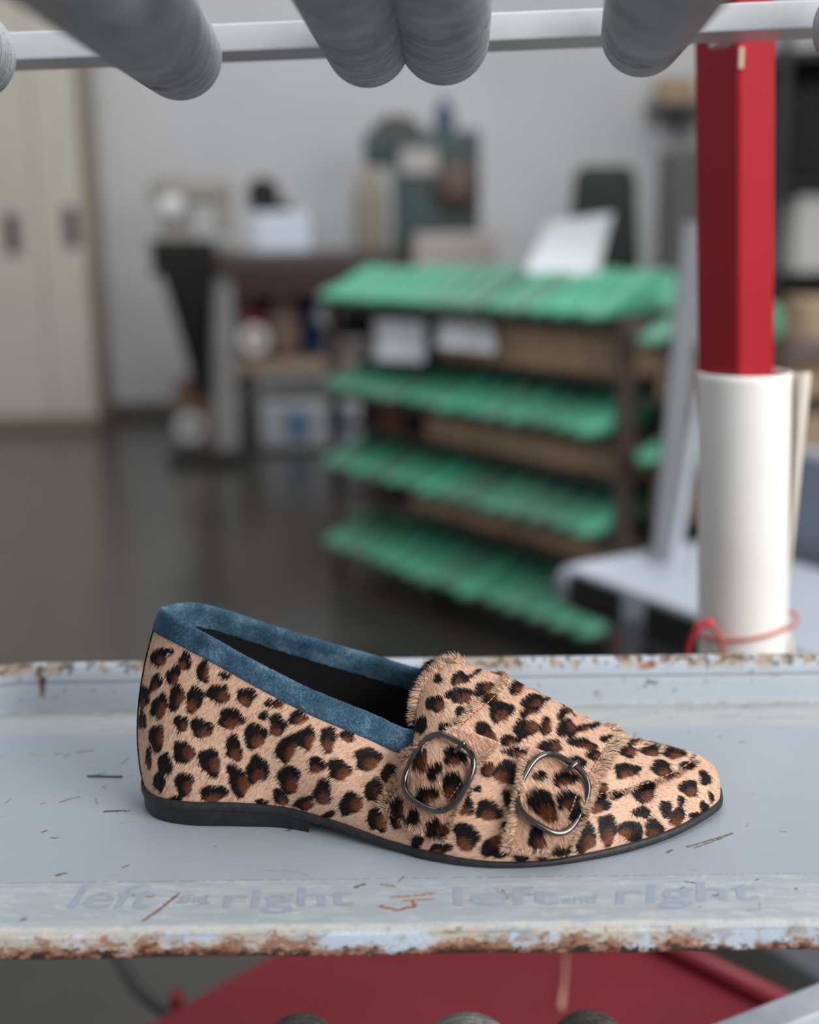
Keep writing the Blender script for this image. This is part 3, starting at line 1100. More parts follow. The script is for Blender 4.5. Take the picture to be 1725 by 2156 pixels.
# the far side, out of sight here, carries the same kind of print
for (p, n, e1, e2, kind) in list(SPOTS['base']) + list(SPOTS['saddle']):
    q = mirror(p) + [0, .004, 0]
    r = near_surf(q)
    if r[0][1] < .524:
        continue
    f = np.array([1, -1, 1])
    SPOTS['base'].append((r[0], r[1], e1 * f, e2 * f, kind))
for (p, n, e1, e2, kind) in list(SPOTS['saddle']):
    f = np.array([1, -1, 1])
    q = mirror(p)
    if q[1] > .523:
        SPOTS['saddle'].append((q, n * f, e1 * f, e2 * f, kind))

TAN = lin((220, 181, 155))
TAN2 = lin((236, 206, 182))
BLK = lin((20, 16, 16))
BRN = lin((124, 72, 46))
BRN2 = lin((52, 26, 18))


def hide_color(Pq, layer, jitter=0.0):
    C = TAN * (0.92 + 0.2 * fbm(Pq, 150, 3))[:, None]
    C = C * (1 - .25 * np.clip((fbm(Pq, 60, 8) - .5) * 4, 0, 1))[:, None] + TAN2 * (.25 * np.clip((fbm(Pq, 60, 8) - .5) * 4, 0, 1))[:, None]
    Q = Pq + (rng.normal(0, jitter, Pq.shape) if jitter else 0)
    for k, (p, n, e1, e2, kind) in enumerate(SPOTS[layer]):
        rm_ = 1.6 * max(np.linalg.norm(e1), np.linalg.norm(e2))
        ix = np.where(np.abs(Q - p).max(1) < rm_)[0]
        if not len(ix):
            continue
        d = Q[ix] - p
        dn = d @ n
        M2 = np.stack([e1, e2], 1)
        uv = d @ np.linalg.pinv(M2).T
        r_ = np.random.default_rng(k * 7 + len(layer))
        ph = r_.uniform(0, 6.28, 4)
        th = np.arctan2(uv[:, 1], uv[:, 0])
        Rr = .96 + .10 * np.cos(2 * th + ph[0]) + .10 * np.cos(3 * th + ph[1]) + .05 * np.cos(5 * th + ph[2])
        q = np.hypot(uv[:, 0], uv[:, 1]) / Rr + (fbm(Q[ix], 900, k) - .5) * .22
        op = r_.normal(1.0, .6)                             # where the ring is open: mostly towards the lower right
        w = np.clip((1.0 - q) * 9 + .5, 0, 1) * (np.abs(dn) < .008)
        col = np.tile(BLK, (len(ix), 1))
        if kind:
            off = .46 if kind == 1 else .10
            hx, hy = uv[:, 0] - off * math.cos(op), uv[:, 1] - off * math.sin(op)
            qb = np.hypot(hx, hy) / (.55 if kind == 1 else .85) + (fbm(Q[ix], 700, k + 5) - .5) * .7
            wb = np.clip((1.0 - qb) * 2.6 + .35, 0, 1)
            streak = fbm(Q[ix] @ np.diag([500, 500, 220.]), 1, k)
            b = BRN2 + (BRN - BRN2) * np.clip(np.clip(.2 + .9 * (uv[:, 0] * math.cos(op) + uv[:, 1] * math.sin(op)), 0, 1) * (.35 + 1.3 * streak), 0, 1.15)[:, None]
            col = col * (1 - wb[:, None]) + b * wb[:, None]
        C[ix] = C[ix] * (1 - w[:, None]) + col * w[:, None]
    return C


def hide_mat():
    m = bpy.data.materials.new('printed_calf_hair')
    n = Nodes(m)
    a = attr_node(n, 'print')
    n.link(a.outputs['Color'], n.b.inputs['Base Color'])
    n.b.inputs['Roughness'].default_value = 0.6
    n.b.inputs['Specular IOR Level'].default_value = 0.25
    n.bump(n.noise(n.coord((1, 1, .35)), 900, 3), .35, .0004)
    return m


def strand_mat(name, rough=.45, spec=.35):
    m = bpy.data.materials.new(name)
    n = Nodes(m)
    a = attr_node(n, 'tint')
    n.link(a.outputs['Color'], n.b.inputs['Base Color'])
    n.b.inputs['Roughness'].default_value = rough
    n.b.inputs['Specular IOR Level'].default_value = spec
    return m


M_HIDE, M_HAIR = hide_mat(), strand_mat('calf_hair_strand', .5, .18)
upper = mesh_obj('upper', UPV, UPF, M_HIDE, loafer)
set_color(upper, 'print', np.c_[hide_color(UPV, 'base'), np.ones(len(UPV))])
saddle_o = None


def panel(name, P, N, depth, layer, parent):
    m_ = MB().grid(skirted(P, N, depth))
    V = np.array(m_.V)
    o = mesh_obj(name, V, m_.F, M_HIDE, parent)
    set_color(o, 'print', np.c_[hide_color(V, layer), np.ones(len(V))])
    return o


saddle_o = panel('saddle', sadP, sadN, .0016, 'saddle', loafer)
strap1 = panel('strap', s1P, s1N, .0034, 'strap1', loafer)
strap2 = panel('strap', s2P, s2N, .0034, 'strap2', loafer)


# ---- short hair lying on the hide
def flow(Pq, layer):
    """direction in which the coat lies"""
    x = Pq[:, 0]
    if layer == 'base':
        t = np.clip((x + .10) / .10, 0, 1)[:, None]
        d = np.array([-.55, 0, -.85]) * (1 - t) + np.array([-.93, 0, -.35]) * t
        top = np.clip((Pq[:, 2] - Z - .030) / .012, 0, 1)[:, None] * (x > -.002)[:, None]
        d = d * (1 - top) + np.array([.45, -.5, -.75]) * top
        toe = np.clip((x - .085) / .02, 0, 1)[:, None]
        d = d * (1 - toe) + np.array([.95, -.05, -.15]) * toe
    elif layer == 'saddle':
        d = np.tile([.5, -.45, -.7], (len(Pq), 1))
    else:
        d = np.tile([.42, -.3, -.86], (len(Pq), 1))
    return d + rng.normal(0, .13, d.shape)


def strands(Pq, N, D, L, lift, k=4, droop=.0):
    """(n,k,3) strands from roots P along D (made tangent), lifted off the surface"""
    D = D - (D * N).sum(1, keepdims=True) * N
    D /= np.linalg.norm(D, axis=1, keepdims=True)
    s = np.linspace(0, 1, k)[None, :, None]
    L = np.asarray(L)[:, None, None]
    lf = np.asarray(lift)[:, None, None]
    return Pq[:, None] + D[:, None] * L * s + N[:, None] * L * lf * (s - .45 * s * s)


def sample_grid(P, N, n, lim=None):
    """area-weighted random points on a grid surface"""
    a = np.linalg.norm(np.cross(P[1:, :-1] - P[:-1, :-1], P[:-1, 1:] - P[:-1, :-1]), axis=2)
    if lim is not None:
        a = a * lim[:-1, :-1]
    c = np.cumsum(a.ravel())
    i = np.searchsorted(c, rng.uniform(0, c[-1], n))
    i = np.minimum(i, a.size - 1)
    iu, iv = np.unravel_index(i, a.shape)
    u, v = rng.uniform(0, 1, (2, n))[..., None]
    p = (P[iu, iv] * (1 - u) + P[iu + 1, iv] * u) * (1 - v) + (P[iu, iv + 1] * (1 - u) + P[iu + 1, iv + 1] * u) * v
    return p, N[iu, iv]


def coat(name, P, N, n, layer, parent, L=(.0012, .0026), lift=.10, rad=.000085, lim=None, skip=None):
    p, nn = sample_grid(P, N, n, lim)
    if skip is not None:
        keep = ~skip(p, nn)
        p, nn = p[keep], nn[keep]
    D = flow(p, layer)
    ln = rng.uniform(*L, len(p))
    st = strands(p, nn, D, ln, np.abs(rng.normal(lift, lift * .5, len(p))))
    col = hide_color(p, layer, .00022)
    b = (rng.uniform(.70, 1.25, len(p)) + .45 * (rng.uniform(0, 1, len(p)) > .86))[:, None]
    col = np.clip(col * b, 0, 1)
    return hair_obj(name, st, [rad, rad, rad * .8, rad * .2], col, M_HAIR, parent)


cover = [LAYERS['saddle'], LAYERS['strap1'], LAYERS['strap2']]


def under(p, n):
    out = np.zeros(len(p), bool)
    for i in range(len(p)):
        if p[i, 0] < -.02:
            continue
        for b in cover:
            if b.ray_cast(Vector(p[i] - n[i] * .0005), Vector(n[i]), .006)[0] is not None:
                out[i] = True
                break
    return out


lim = np.ones((NT, NV))
tl = (np.arange(NT) > i_tl_n) & (np.arange(NT) < i_tl_f)
arc = np.r_[0, 0]
seg = np.linalg.norm(np.diff(G, axis=1), axis=2)
from_top = np.c_[seg[:, ::-1].cumsum(1)[:, ::-1], np.zeros(NT)]
lim[tl] = (from_top[tl] > .0085)
coat('fur', G, GN, 62000, 'base', upper, lim=lim, skip=under)
coat('fur', sadP, sadN, 15000, 'saddle', saddle_o, L=(.0011, .0024))
for k_, (o_, P_, N_) in enumerate(((strap1, s1P, s1N), (strap2, s2P, s2N))):
    coat('fur', P_, N_, 7000, 'strap%d' % (k_ + 1), o_, L=(.0016, .0034), lift=.25)


# ---- frayed edges: longer hair standing out along cut edges
def fringe(name, line, nrm, outdir, n, layer, parent, L=(.002, .0052), lift=.45, dark=.0, spread=.4):
    line = np.asarray(line)
    d = np.r_[0, np.cumsum(np.linalg.norm(np.diff(line, axis=0), axis=1))]
    t = rng.uniform(0, d[-1], n)
    ip = lambda A: np.stack([np.interp(t, d, A[:, k]) for k in range(3)], 1)
    p, nn, od = ip(line), ip(np.asarray(nrm)), ip(np.asarray(outdir))
    p = p - od * rng.uniform(0, .0016, n)[:, None] + nn * .0003
    # tufts
    tuft = np.sin(t * 900 + 3 * np.sin(t * 310)) * .35
    al = np.cross(nn, od)
    D = od + al * (tuft[:, None] + rng.normal(0, spread, (n, 1)))
    st = strands(p, nn, D, rng.uniform(*L, n), np.abs(rng.normal(lift, .25, n)), 5)
    col = hide_color(p, layer, .0004) * rng.choice([.12, .4, .8, 1.1, 1.35, 1.6], (n, 1))
    r_ = .000085
    return hair_obj(name, st, [r_, r_, r_ * .9, r_ * .7, r_ * .2], np.clip(col, 0, 1), M_HAIR, parent)


def edge_of(P, N, which, parent, name, n, layer, sl=slice(None), **kw):
    if which == 'left':
        l, m_, i = P[sl, 0], N[sl, 0], P[sl, 1]
    elif which == 'right':
        l, m_, i = P[sl, -1], N[sl, -1], P[sl, -2]
    elif which == 'end':
        l, m_, i = P[-1, sl], N[-1, sl], P[-2, sl]
    od = l - i
    od /= np.linalg.norm(od, axis=1, keepdims=True)
    return fringe(name, l, m_, od, n, layer, parent, **kw)


edge_of(sadP, sadN, 'left', saddle_o, 'frayed_edge', 2600, 'saddle', L=(.0016, .0040))
edge_of(sadP, sadN, 'end', saddle_o, 'frayed_edge', 900, 'saddle', L=(.0008, .0022), lift=.3)
edge_of(sadP, sadN, 'right', saddle_o, 'frayed_edge', 3400, 'saddle', L=(.0024, .0058))
for k_, (o_, P_, N_) in enumerate(((strap1, s1P, s1N), (strap2, s2P, s2N))):
    ly = 'strap%d' % (k_ + 1)
    edge_of(P_, N_, 'left', o_, 'frayed_edge', 1500, ly, L=(.0020, .0045), sl=slice(8, None))
    edge_of(P_, N_, 'right', o_, 'frayed_edge', 1500, ly, L=(.0014, .0034), sl=slice(8, None))
    edge_of(P_, N_, 'end', o_, 'frayed_edge', 900, ly, L=(.0008, .0024))
# throat edge of the tongue
thr = np.r_[np.arange(i_tl_n - 6, 0, -1)]
ia = np.arange(i_thr_n - 14, i_tl_n - 2)
tline = G[ia, -1]
od = G[ia, -1] - G[ia, -6]
od = np.tile([-.75, .25, .45], (len(ia), 1))
fringe('frayed_edge', tline, np.tile([-.25, -.55, .8], (len(ia), 1)), od / np.linalg.norm(od, axis=1, keepdims=True), 3600, 'base', upper, L=(.002, .0055), lift=.35, spread=.5)
ib = np.arange(i_tl_f + 2, i_thr_f + 14)
od = np.tile([-.75, .1, .5], (len(ib), 1))
fringe('frayed_edge', G[ib, -1], np.tile([-.2, .4, .8], (len(ib), 1)), od / np.linalg.norm(od, axis=1, keepdims=True), 2200, 'base', upper, L=(.002, .0055), lift=.3, spread=.5)
# raised apron seam round the toe
ap = surf_line([(1238, 1682), (1300, 1672), (1370, 1655), (1430, 1630), (1468, 1604)], 60)
apn = np.array([near_surf(p)[1] for p in ap])
od = np.tile([.1, .1, 1.0], (len(ap), 1))
od -= (od * apn).sum(1, keepdims=True) * apn
fringe('frayed_edge', ap, apn, -od / np.linalg.norm(od, axis=1, keepdims=True), 1100, 'base', upper, L=(.0012, .003), lift=.5)
ap2 = G[2 * NS + 8: 4 * NS + 10, -1]
fringe('frayed_edge', ap2, np.tile([.1, .3, .95], (len(ap2), 1)), np.tile([.5, .5, .5], (len(ap2), 1)), 500, 'base', upper, L=(.0018, .004), lift=.8)

# ---- stitching
M_ST = mat('pale_stitch_thread', (196, 150, 128), .6, var=.2, scale=300)


def stitches(px_line, parent, n, bvhs=('strap1', 'strap2', 'saddle', 'base')):
    q = resample(np.array(px_line, float), n * 2)
    mb = MB()
    for i in range(n):
        e = []
        for x, y in (q[2 * i], q[2 * i] * .25 + q[min(2 * i + 2, 2 * n - 1)] * .75):
            best = None
            for b in bvhs:
                h = hit(x, y, LAYERS[b])
                if h is not None and (best is None or np.linalg.norm(h[0] - CAM) < np.linalg.norm(best[0] - CAM)):
                    best = h
            if best is not None:
                e.append(best[0] + best[1] * .00035)
        if len(e) == 2:
            m_ = (e[0] + e[1]) / 2 + np.array([0, -.0003, .0002])
            mb.tube([e[0], m_, e[1]], [.00022, .00030, .00022], 6)
    mb.build('stitching', M_ST, parent, True)


stitches([(1060, 1446), (1030, 1478), (990, 1512), (962, 1540)], saddle_o, 16)
stitches([(1285, 1560), (1262, 1596), (1240, 1632), (1226, 1660)], saddle_o, 14)
stitches([(1090, 1572), (1060, 1566), (1030, 1580), (1008, 1598), (985, 1622)], saddle_o, 14)
stitches([(985, 1622), (970, 1650), (945, 1685)], strap1, 8)
stitches([(1215, 1668), (1205, 1700), (1190, 1730)], strap2, 8)
stitches([(1240, 1676), (1300, 1666), (1370, 1648), (1430, 1622), (1462, 1600)], upper, 22)
stitches([(884, 1478), (896, 1440), (912, 1414), (935, 1396)], upper, 10)

# ---- suede trim round the opening
it = np.arange(i_tl_n - 16, i_tl_f + 10)
bw = .0100
rows = []
for i in it:
    n_ = OUT[i]
    sarc = from_top[i][::-1]
    prof = []
    for s in np.linspace(bw, .0008, 9):
        v = np.interp(s, sarc, np.arange(NV)[::-1])
        j = int(min(v, NV - 2))
        f = v - j
        p = G[i, j] * (1 - f) + G[i, j + 1] * f
        prof.append(p + GN[i, j] * (.0011 * min(1, (bw - s) / .0012 + .25)))
    t = G[i, -1]
    inn = -n_
    up = np.array([0, 0, 1.0])
    prof += [t + n_ * .0009 + up * .0002, t + n_ * .0002 + up * .0008, t + inn * .0008 + up * .0009, t + inn * .0018 + up * .0003]
    for s in np.linspace(.001, bw * 1.02, 8):
        j = int(np.interp(s, sarc, np.arange(NV)[::-1]))
        prof.append(G[i, j] - GN[i, j] * .0026)
    rows.append(prof)
rows = np.array(rows)


def suede():
    m = bpy.data.materials.new('blue_suede')
    n = Nodes(m)
    v = n.coord()
    f = n.math('ADD', n.math('MULTIPLY', n.noise(v, 95, 4, .6), .6), n.math('MULTIPLY', n.noise(v, 900, 3), .4))
    n.base(n.ramp(f, [(.34, rgba((38, 58, 78))), (.5, rgba((62, 94, 118))), (.66, rgba((112, 144, 164)))]))
    n.b.inputs['Roughness'].default_value = .95
    n.b.inputs['Specular IOR Level'].default_value = .1
    n.b.inputs['Sheen Weight'].default_value = .5
    n.b.inputs['Sheen Roughness'].default_value = .4
    n.b.inputs['Sheen Tint'].default_value = rgba((150, 190, 215))
    n.bump(n.noise(v, 2200, 2), .6, .0003)
    return m


M_SUEDE = suede()
mb = MB().grid(rows)
trim = mb.build('suede_trim', M_SUEDE, loafer, True)
rn = grid_normals(rows)
if (rn[:, 3] * OUT[it]).sum() < 0:
    rn = -rn
p, nn = sample_grid(rows, rn, 26000)
D = rng.normal(0, 1, p.shape) * [1, .4, .7] + [.5, 0, -.35]
fz = fbm(p, 95, 41)
sc_ = (np.clip(fz * 2 - .55, 0, 1))[:, None]
sc_ = sc_ + 1.1 * np.exp(-(np.linalg.norm(p - V3(-.1095, .521, .0915), axis=1) / .0045) ** 2)[:, None]
colr = lin((44, 70, 94)) * (1 - sc_) + lin((122, 156, 174)) * sc_
hair_obj('nap', strands(p, nn, D, rng.uniform(.0004, .0009, len(p)), np.full(len(p), .5), 3), [.00004, .00004, .00001], np.clip(colr, .004, 1) * rng.uniform(.75, 1.25, (len(p), 1)),
         strand_mat('suede_nap', .9, .1), trim)
# pale worn spot at the top of the heel
# dark stay up the back of the heel
ibk = np.arange(len(NEAR) * NS - 16, len(NEAR) * NS + 26)
jb = np.arange(0, NV - 12)
bs = G[np.ix_(ibk, jb)] + GN[np.ix_(ibk, jb)] * .0008
mb = MB().grid(bs)
mb.build('heel_stay', mat('navy_leather', (26, 34, 46), .7, var=.2, scale=200), loafer, True)

# ---- dark lining and insole
M_LIN = mat('black_lining', (16, 16, 18), .6, var=.15, scale=60)
mb = MB().grid((G - GN * .0022)[:, ::2])
mb.build('lining', M_LIN, loafer, True)
ins = []
for s in (1.0, .55, .0):
    c0 = np.c_[Fp[:, 0], np.interp(Fp[:, 0], [-.122, .138], [.5225, .515]), Fp[:, 2]]
    ins.append(c0 + (Fp - c0) * s * .96 + [0, 0, .0035])
mb = MB().grid(np.array(ins))
mb.build('insole', M_LIN, loafer, True)

# ---- sole with a stacked heel
M_SOLE = bpy.data.materials.new('black_rubber_sole')
n = Nodes(M_SOLE)
v = n.coord()
sp = n.ramp(n.noise(v, 2600, 2), [(.66, (0, 0, 0)), (.72, (1, 1, 1))])
n.base(n.mix(n.math('MULTIPLY', sp, .35), n.ramp(n.noise(v, 300, 3), [(.3, rgba((24, 24, 26))), (.7, rgba((46, 46, 49)))]), rgba((150, 145, 138))))
n.b.inputs['Roughness'].default_value = .55
n.bump(n.noise(v, 1400, 3), .4, .0004)
heel_m = np.clip((-Fp[:, 0] - .052) / .012, 0, 1)
top, bot = [], []
th = np.where(Fp[:, 0] < -.04, .0034, .0030)
zt = Fp[:, 2] + .0006
zb = np.maximum(zt - th - .0006, Z + .0002)
zb = np.where((Fp[:, 0] > .0) & (Fp[:, 0] < .09), Z + .0002, zb)
rowsS = []
for s, zz in ((.0, zt), (-.0040, zt), (.0012, zt), (.0017, zt - .0005), (.0017, zb + .0008), (.0010, zb), (-.006, zb)):
    q = Fp + OUT * s
    q[:, 2] = zz
    rowsS.append(q)
rowsS = rowsS[1:]
cen = np.c_[Fp[:, 0] * .98, np.interp(Fp[:, 0], [-.122, .138], [.5225, .515]), zb]
rowsS.append(cen)
mb = MB().grid(np.array(rowsS))
mb.build('sole', M_SOLE, loafer, True)
ih = np.where(Fp[:, 0] < -.0435)[0]
oh = Fp[ih] + OUT[ih] * .0010
# the breast of the heel is scooped
a, b = oh[0], oh[-1]
t = np.linspace(0, 1, 26)[1:-1][:, None]
br = b + (a - b) * t
br[:, 0] -= (.016 * np.sin(t[:, 0] * math.pi) ** .7)
loop = np.vstack([oh, br])
hr = []
zt_h = np.r_[zb[ih], np.interp(br[:, 0], [-.08, -.05], [zb[ih].max(), zb[ih].min()])] + .0008
for z_, s in ((zt_h, 1.0), (np.full(len(loop), Z + .0012), .985), (np.full(len(loop), Z + .0001), .975), (np.full(len(loop), Z + .0001), .0)):
    c0 = np.array([-.085, .5225])
    q = loop.copy()
    q[:, :2] = c0 + (loop[:, :2] - c0) * s
    q[:, 2] = z_
    hr.append(q)
mb = MB().grid(np.array(hr), closed_v=True)
mb.build('heel', mat('black_heel_rubber', (30, 30, 33), .42, var=.25, scale=160, bump=.15, bscale=700), loafer, False)

# ---- buckles
M_GUN = mat('gunmetal', (104, 102, 100), .12, 1.0, var=.18, scale=90)


def buckle(px, py, w_px, rot, strap, bars):
    h = hit(px, py, LAYERS['base'])
    p, n = h
    # average the surface direction over the whole buckle
    ns = []
    for dx in (-60, -30, 0, 30, 60):
        for dy in (-60, -30, 0, 30, 60):
            k = hit(px + dx, py + dy)
            if k is not None:
                ns.append(k[1])
    n = np.mean(ns, 0)
    n /= np.linalg.norm(n)
    u = RT - n * (RT @ n)
    u /= np.linalg.norm(u)
    v_ = np.cross(n, u)
    if v_[2] < 0:
        v_ = -v_
    c_, s_ = math.cos(rot), math.sin(rot)
    U, Vv = u * c_ + v_ * s_, -u * s_ + v_ * c_
    dep = (p - CAM) @ FW
    ru = w_px[0] * .5 * dep / F_PX
    rv = w_px[1] * .5 * dep / F_PX / max(.55, abs(v_ @ UP))
    loop = []
    for t in np.linspace(0, 2 * math.pi, 64, endpoint=False):
        cx, cy = math.cos(t), math.sin(t)
        ex = .68
        loop.append(p + n * (.0050 - .0012 * cx * cx) + U * ru * math.copysign(abs(cx) ** ex, cx) + Vv * rv * math.copysign(abs(cy) ** ex, cy))
    o = MB().tube(loop, .00125, 12, closed=True).build('buckle', M_GUN, strap, True)
    a = p + n * .0046 + U * ru * bars[0] + Vv * rv * bars[1]
    b = p + n * .0066 + U * ru * bars[2] + Vv * rv * bars[3]
    c = b + (b - a) * .32 - n * .0008
    MB().tube([a, (a + b) / 2 + n * .0006, b, c], [.0010, .0010, .00105, .0009], 10).build('prong', M_GUN, strap, True)
    return o


buckle(931, 1631, (136, 136), math.radians(-31), strap1, (.18, .62, .34, .98))
buckle(1158, 1677, (138, 138), math.radians(-29), strap2, (.02, .66, .18, 1.02))
# ------------------------------------------------------------------ brown rack with rows of green shoe lasts
def seg_at(px, py, D):
    return at(px, py, D)


M_GREEN = mat('green_last_plastic', (86, 164, 134), .38, var=.12, scale=7)
_n = Nodes(M_GREEN)
_oi = _n.add('ShaderNodeObjectInfo')
_hs = _n.add('ShaderNodeHueSaturation')
_src = _n.b.inputs['Base Color'].links[0].from_socket
_n.link(_src, _hs.inputs['Color'])
_n.link(_n.math('MULTIPLY_ADD', _oi.outputs['Random'], .45, .62), _hs.inputs['Value'])
_n.link(_n.math('MULTIPLY_ADD', _oi.outputs['Random'], .35, .75), _hs.inputs['Saturation'])
_n.link(_hs.outputs[0], _n.b.inputs['Base Color'])
M_RACK = mat('brown_angle_iron', (92, 76, 70), .6, var=.2, scale=20)
M_CARD = mat('tan_cardboard', (200, 168, 140), .85, var=.08, scale=12)
M_CRATE = mat('dark_crate_plastic', (40, 36, 34), .6)
RN = np.array([.535, 3.02, 0.0])                            # near corner of the rack on the floor
RF = np.array([-.245, 4.10, 0.0])
RU = (RF - RN) / np.linalg.norm(RF - RN)                  # along the rack, away from here
RW = np.array([-RU[1], RU[0], 0]) * -1                    # into the rack
if RW[1] < 0:
    RW = -RW
RL, RD = np.linalg.norm(RF - RN), .46
TIERS = [.925, .640, .385, .115]
BH = dict(zip(TIERS, (.118, .088, .066, 0)))
rack = empty('shelf_rack', tuple(RN), 'brown metal rack with four tiers of green shoe lasts standing behind the tray', 'rack')


def rp(u, w, z):
    return RN + RU * u + RW * w + np.array([0, 0, z])


for u in (0.0, RL):
    for w in (0.0, RD):
        MB().box(rp(u, w, .47), (.032, .032, .94), u=RU, v=RW, bevel=.002).build('post', M_RACK, rack)
for z in TIERS:
    MB().box(rp(RL / 2, RD / 2, z - .008), (RL, RD, .014), u=RU, v=RW).build('shelf', M_RACK, rack)
    MB().box(rp(RL / 2, .0, z - .0165), (RL, .012, .03), u=RU, v=RW).build('shelf_lip', M_RACK, rack)
    if z > .3:
        MB().box(rp(RL / 2, RD / 2, z - BH[z] - .030), (RL, RD, .010), u=RU, v=RW).build('shelf', M_RACK, rack)


def last_mesh():
    """a shoe last: broad heel cone, low waist, toe that tapers to a round tip; heel at the origin, toe along +x"""
    st = [(0.0, .012, .030, .020, .060), (.006, .022, .031, .010, .075), (.03, .030, .033, .004, .086), (.06, .031, .032, .004, .088), (.09, .028, .030, .006, .080),
          (.12, .029, .031, .006, .064), (.15, .035, .030, .002, .050), (.18, .037, .027, .002, .040), (.205, .032, .022, .003, .032), (.225, .021, .016, .005, .025),
          (.236, .010, .011, .008, .020), (.239, .001, .004, .012, .015)]
    st = cr(st, 4)
    P = []
    for x, hw, _, z0, z1 in st:
        ring = []
        for a in np.linspace(0, 2 * math.pi, 20, endpoint=False):
            c_, s_ = math.cos(a), math.sin(a)
            wz = hw * (1 - .30 * max(0, s_)) if x < .12 else hw
            ring.append((x, wz * math.copysign(abs(c_) ** .75, c_), (z0 + z1) / 2 + (z1 - z0) / 2 * math.copysign(abs(s_) ** .8, s_)))
        P.append(ring)
    return np.array(P)


lm = MB().grid(last_mesh() * [1.10, 1.12, 1.25], closed_v=True)
TIERN = ['top', 'second', 'third', 'bottom']
TIERL = ['green plastic shoe last toe out along the top tier of the brown rack',
         'green plastic shoe last toe out along the second tier of the brown rack',
         'green plastic shoe last toe out along the third tier of the brown rack',
         'green plastic shoe last toe out along the lowest tier of the brown rack']
first = None
ang = math.atan2(-RW[1], -RW[0])
for k, z in enumerate(TIERS):
    n = 14
    for row in (0, 1):
        idx = range(n)
        for i in idx:
            u = .062 + i * (RL - .124) / (n - 1)
            p = rp(u, (.215 if row == 0 else .450) + rng.uniform(-.014, .014) * (1 + .0 * row) - (.05 * (1 - row)), z + .0008)
            if first is None:
                o = lm.build('shoe_last', M_GREEN, None, True, local=True)
                first = o
            else:
                o = first.copy()
                COL.objects.link(o)
            o.location = p
            o.rotation_euler = (0, 0, ang + rng.uniform(-.02, .02))
            lab = TIERL[k] if row == 0 else TIERL[k].replace('toe out along', 'in the back row on')
            tag(o, lab, 'shoe last', 'green lasts on the %s tier' % TIERN[k] if row == 0 else 'green lasts at the back of the %s tier' % TIERN[k])
CARD = {}


def carton(u, z, h, base=None):
    if h not in CARD:
        o = MB().box((0, 0, h / 2), (.0715, .37, h), bevel=.005).build('cardboard_box', M_CARD, None, local=True)
        CARD[h] = o
    else:
        o = CARD[h].copy()
        COL.objects.link(o)
    o.location = rp(u, .206 + rng.uniform(-.004, .012), z)
    o.rotation_euler = (0, 0, math.atan2(RU[1], RU[0]) + rng.uniform(-.004, .004))
    return o


for k, z in enumerate(TIERS[:3]):
    nb = (10, 11, 12)[k]
    for i in range(nb):
        o = carton(.058 + i * .077, z - BH[z] - .0245, BH[z])
        tag(o, 'tan cardboard box standing upright in the row under the %s tier of green lasts' % TIERN[k], 'box', 'cardboard boxes under the %s tier' % TIERN[k])
# a short second rack with the same goods continues towards the right, behind the grey trolley
rack2 = empty('shelf_rack', tuple(rp(-.06, 0, 0)), 'short brown rack of green lasts behind the grey trolley, right of the long rack', 'rack')
T2 = [.872, .590, .325]
for u in (-.46,):
    for w in (.0, RD):
        MB().box(rp(u, w, .46), (.030, .030, .92), u=RU, v=RW, bevel=.002).build('post', M_RACK, rack2)
MB().box(rp(-.052, RD, .46), (.030, .030, .92), u=RU, v=RW, bevel=.002).build('post', M_RACK, rack2)
for k, z in enumerate(T2):
    MB().box(rp(-.255, RD / 2, z - .008), (.40, RD, .014), u=RU, v=RW).build('shelf', M_RACK, rack2)
    MB().box(rp(-.255, RD / 2, z - .130), (.40, RD, .010), u=RU, v=RW).build('shelf', M_RACK, rack2)
    for i in range(3):
        o = first.copy()
        COL.objects.link(o)
        o.location = rp(-.112 - i * .09, .195 + rng.uniform(-.012, .012), z + .0008)
        o.rotation_euler = (0, 0, ang + rng.uniform(-.02, .02))
        tag(o, 'green plastic shoe last on the %s tier of the short rack' % ('top', 'middle', 'lower')[k], 'shoe last', 'green lasts on the short rack, tier %d' % (k + 1))
        o = carton(-.11 - i * .08, z - .1245, .106)
        tag(o, 'tan cardboard box under the %s tier of lasts on the short rack' % ('top', 'middle', 'lower')[k], 'box', 'cardboard boxes on the short rack, tier %d' % (k + 1))
M_PAPER = mat('white_paper', (224, 226, 234), .8, var=.03)


def paper(name, q, label, th=.0015, bend=.0, group=None, m_=None, cat='paper'):
    a, b, c, d = [np.asarray(p) for p in q]              # top-left, top-right, bottom-right, bottom-left
    n_ = np.cross(b - a, d - a)
    n_ /= np.linalg.norm(n_)
    P = []
    for s in np.linspace(0, 1, 9):
        P.append([(a * (1 - t) + b * t) * (1 - s) + (d * (1 - t) + c * t) * s + n_ * bend * math.sin(s * math.pi) for t in np.linspace(0, 1, 7)])
    P = np.array(P)
    mb = MB().grid(np.concatenate([P, (P + n_ * th)[:, ::-1]], 1), closed_v=True)
    return tag(mb.build(name, m_ or M_PAPER, None, True), label, cat, group)


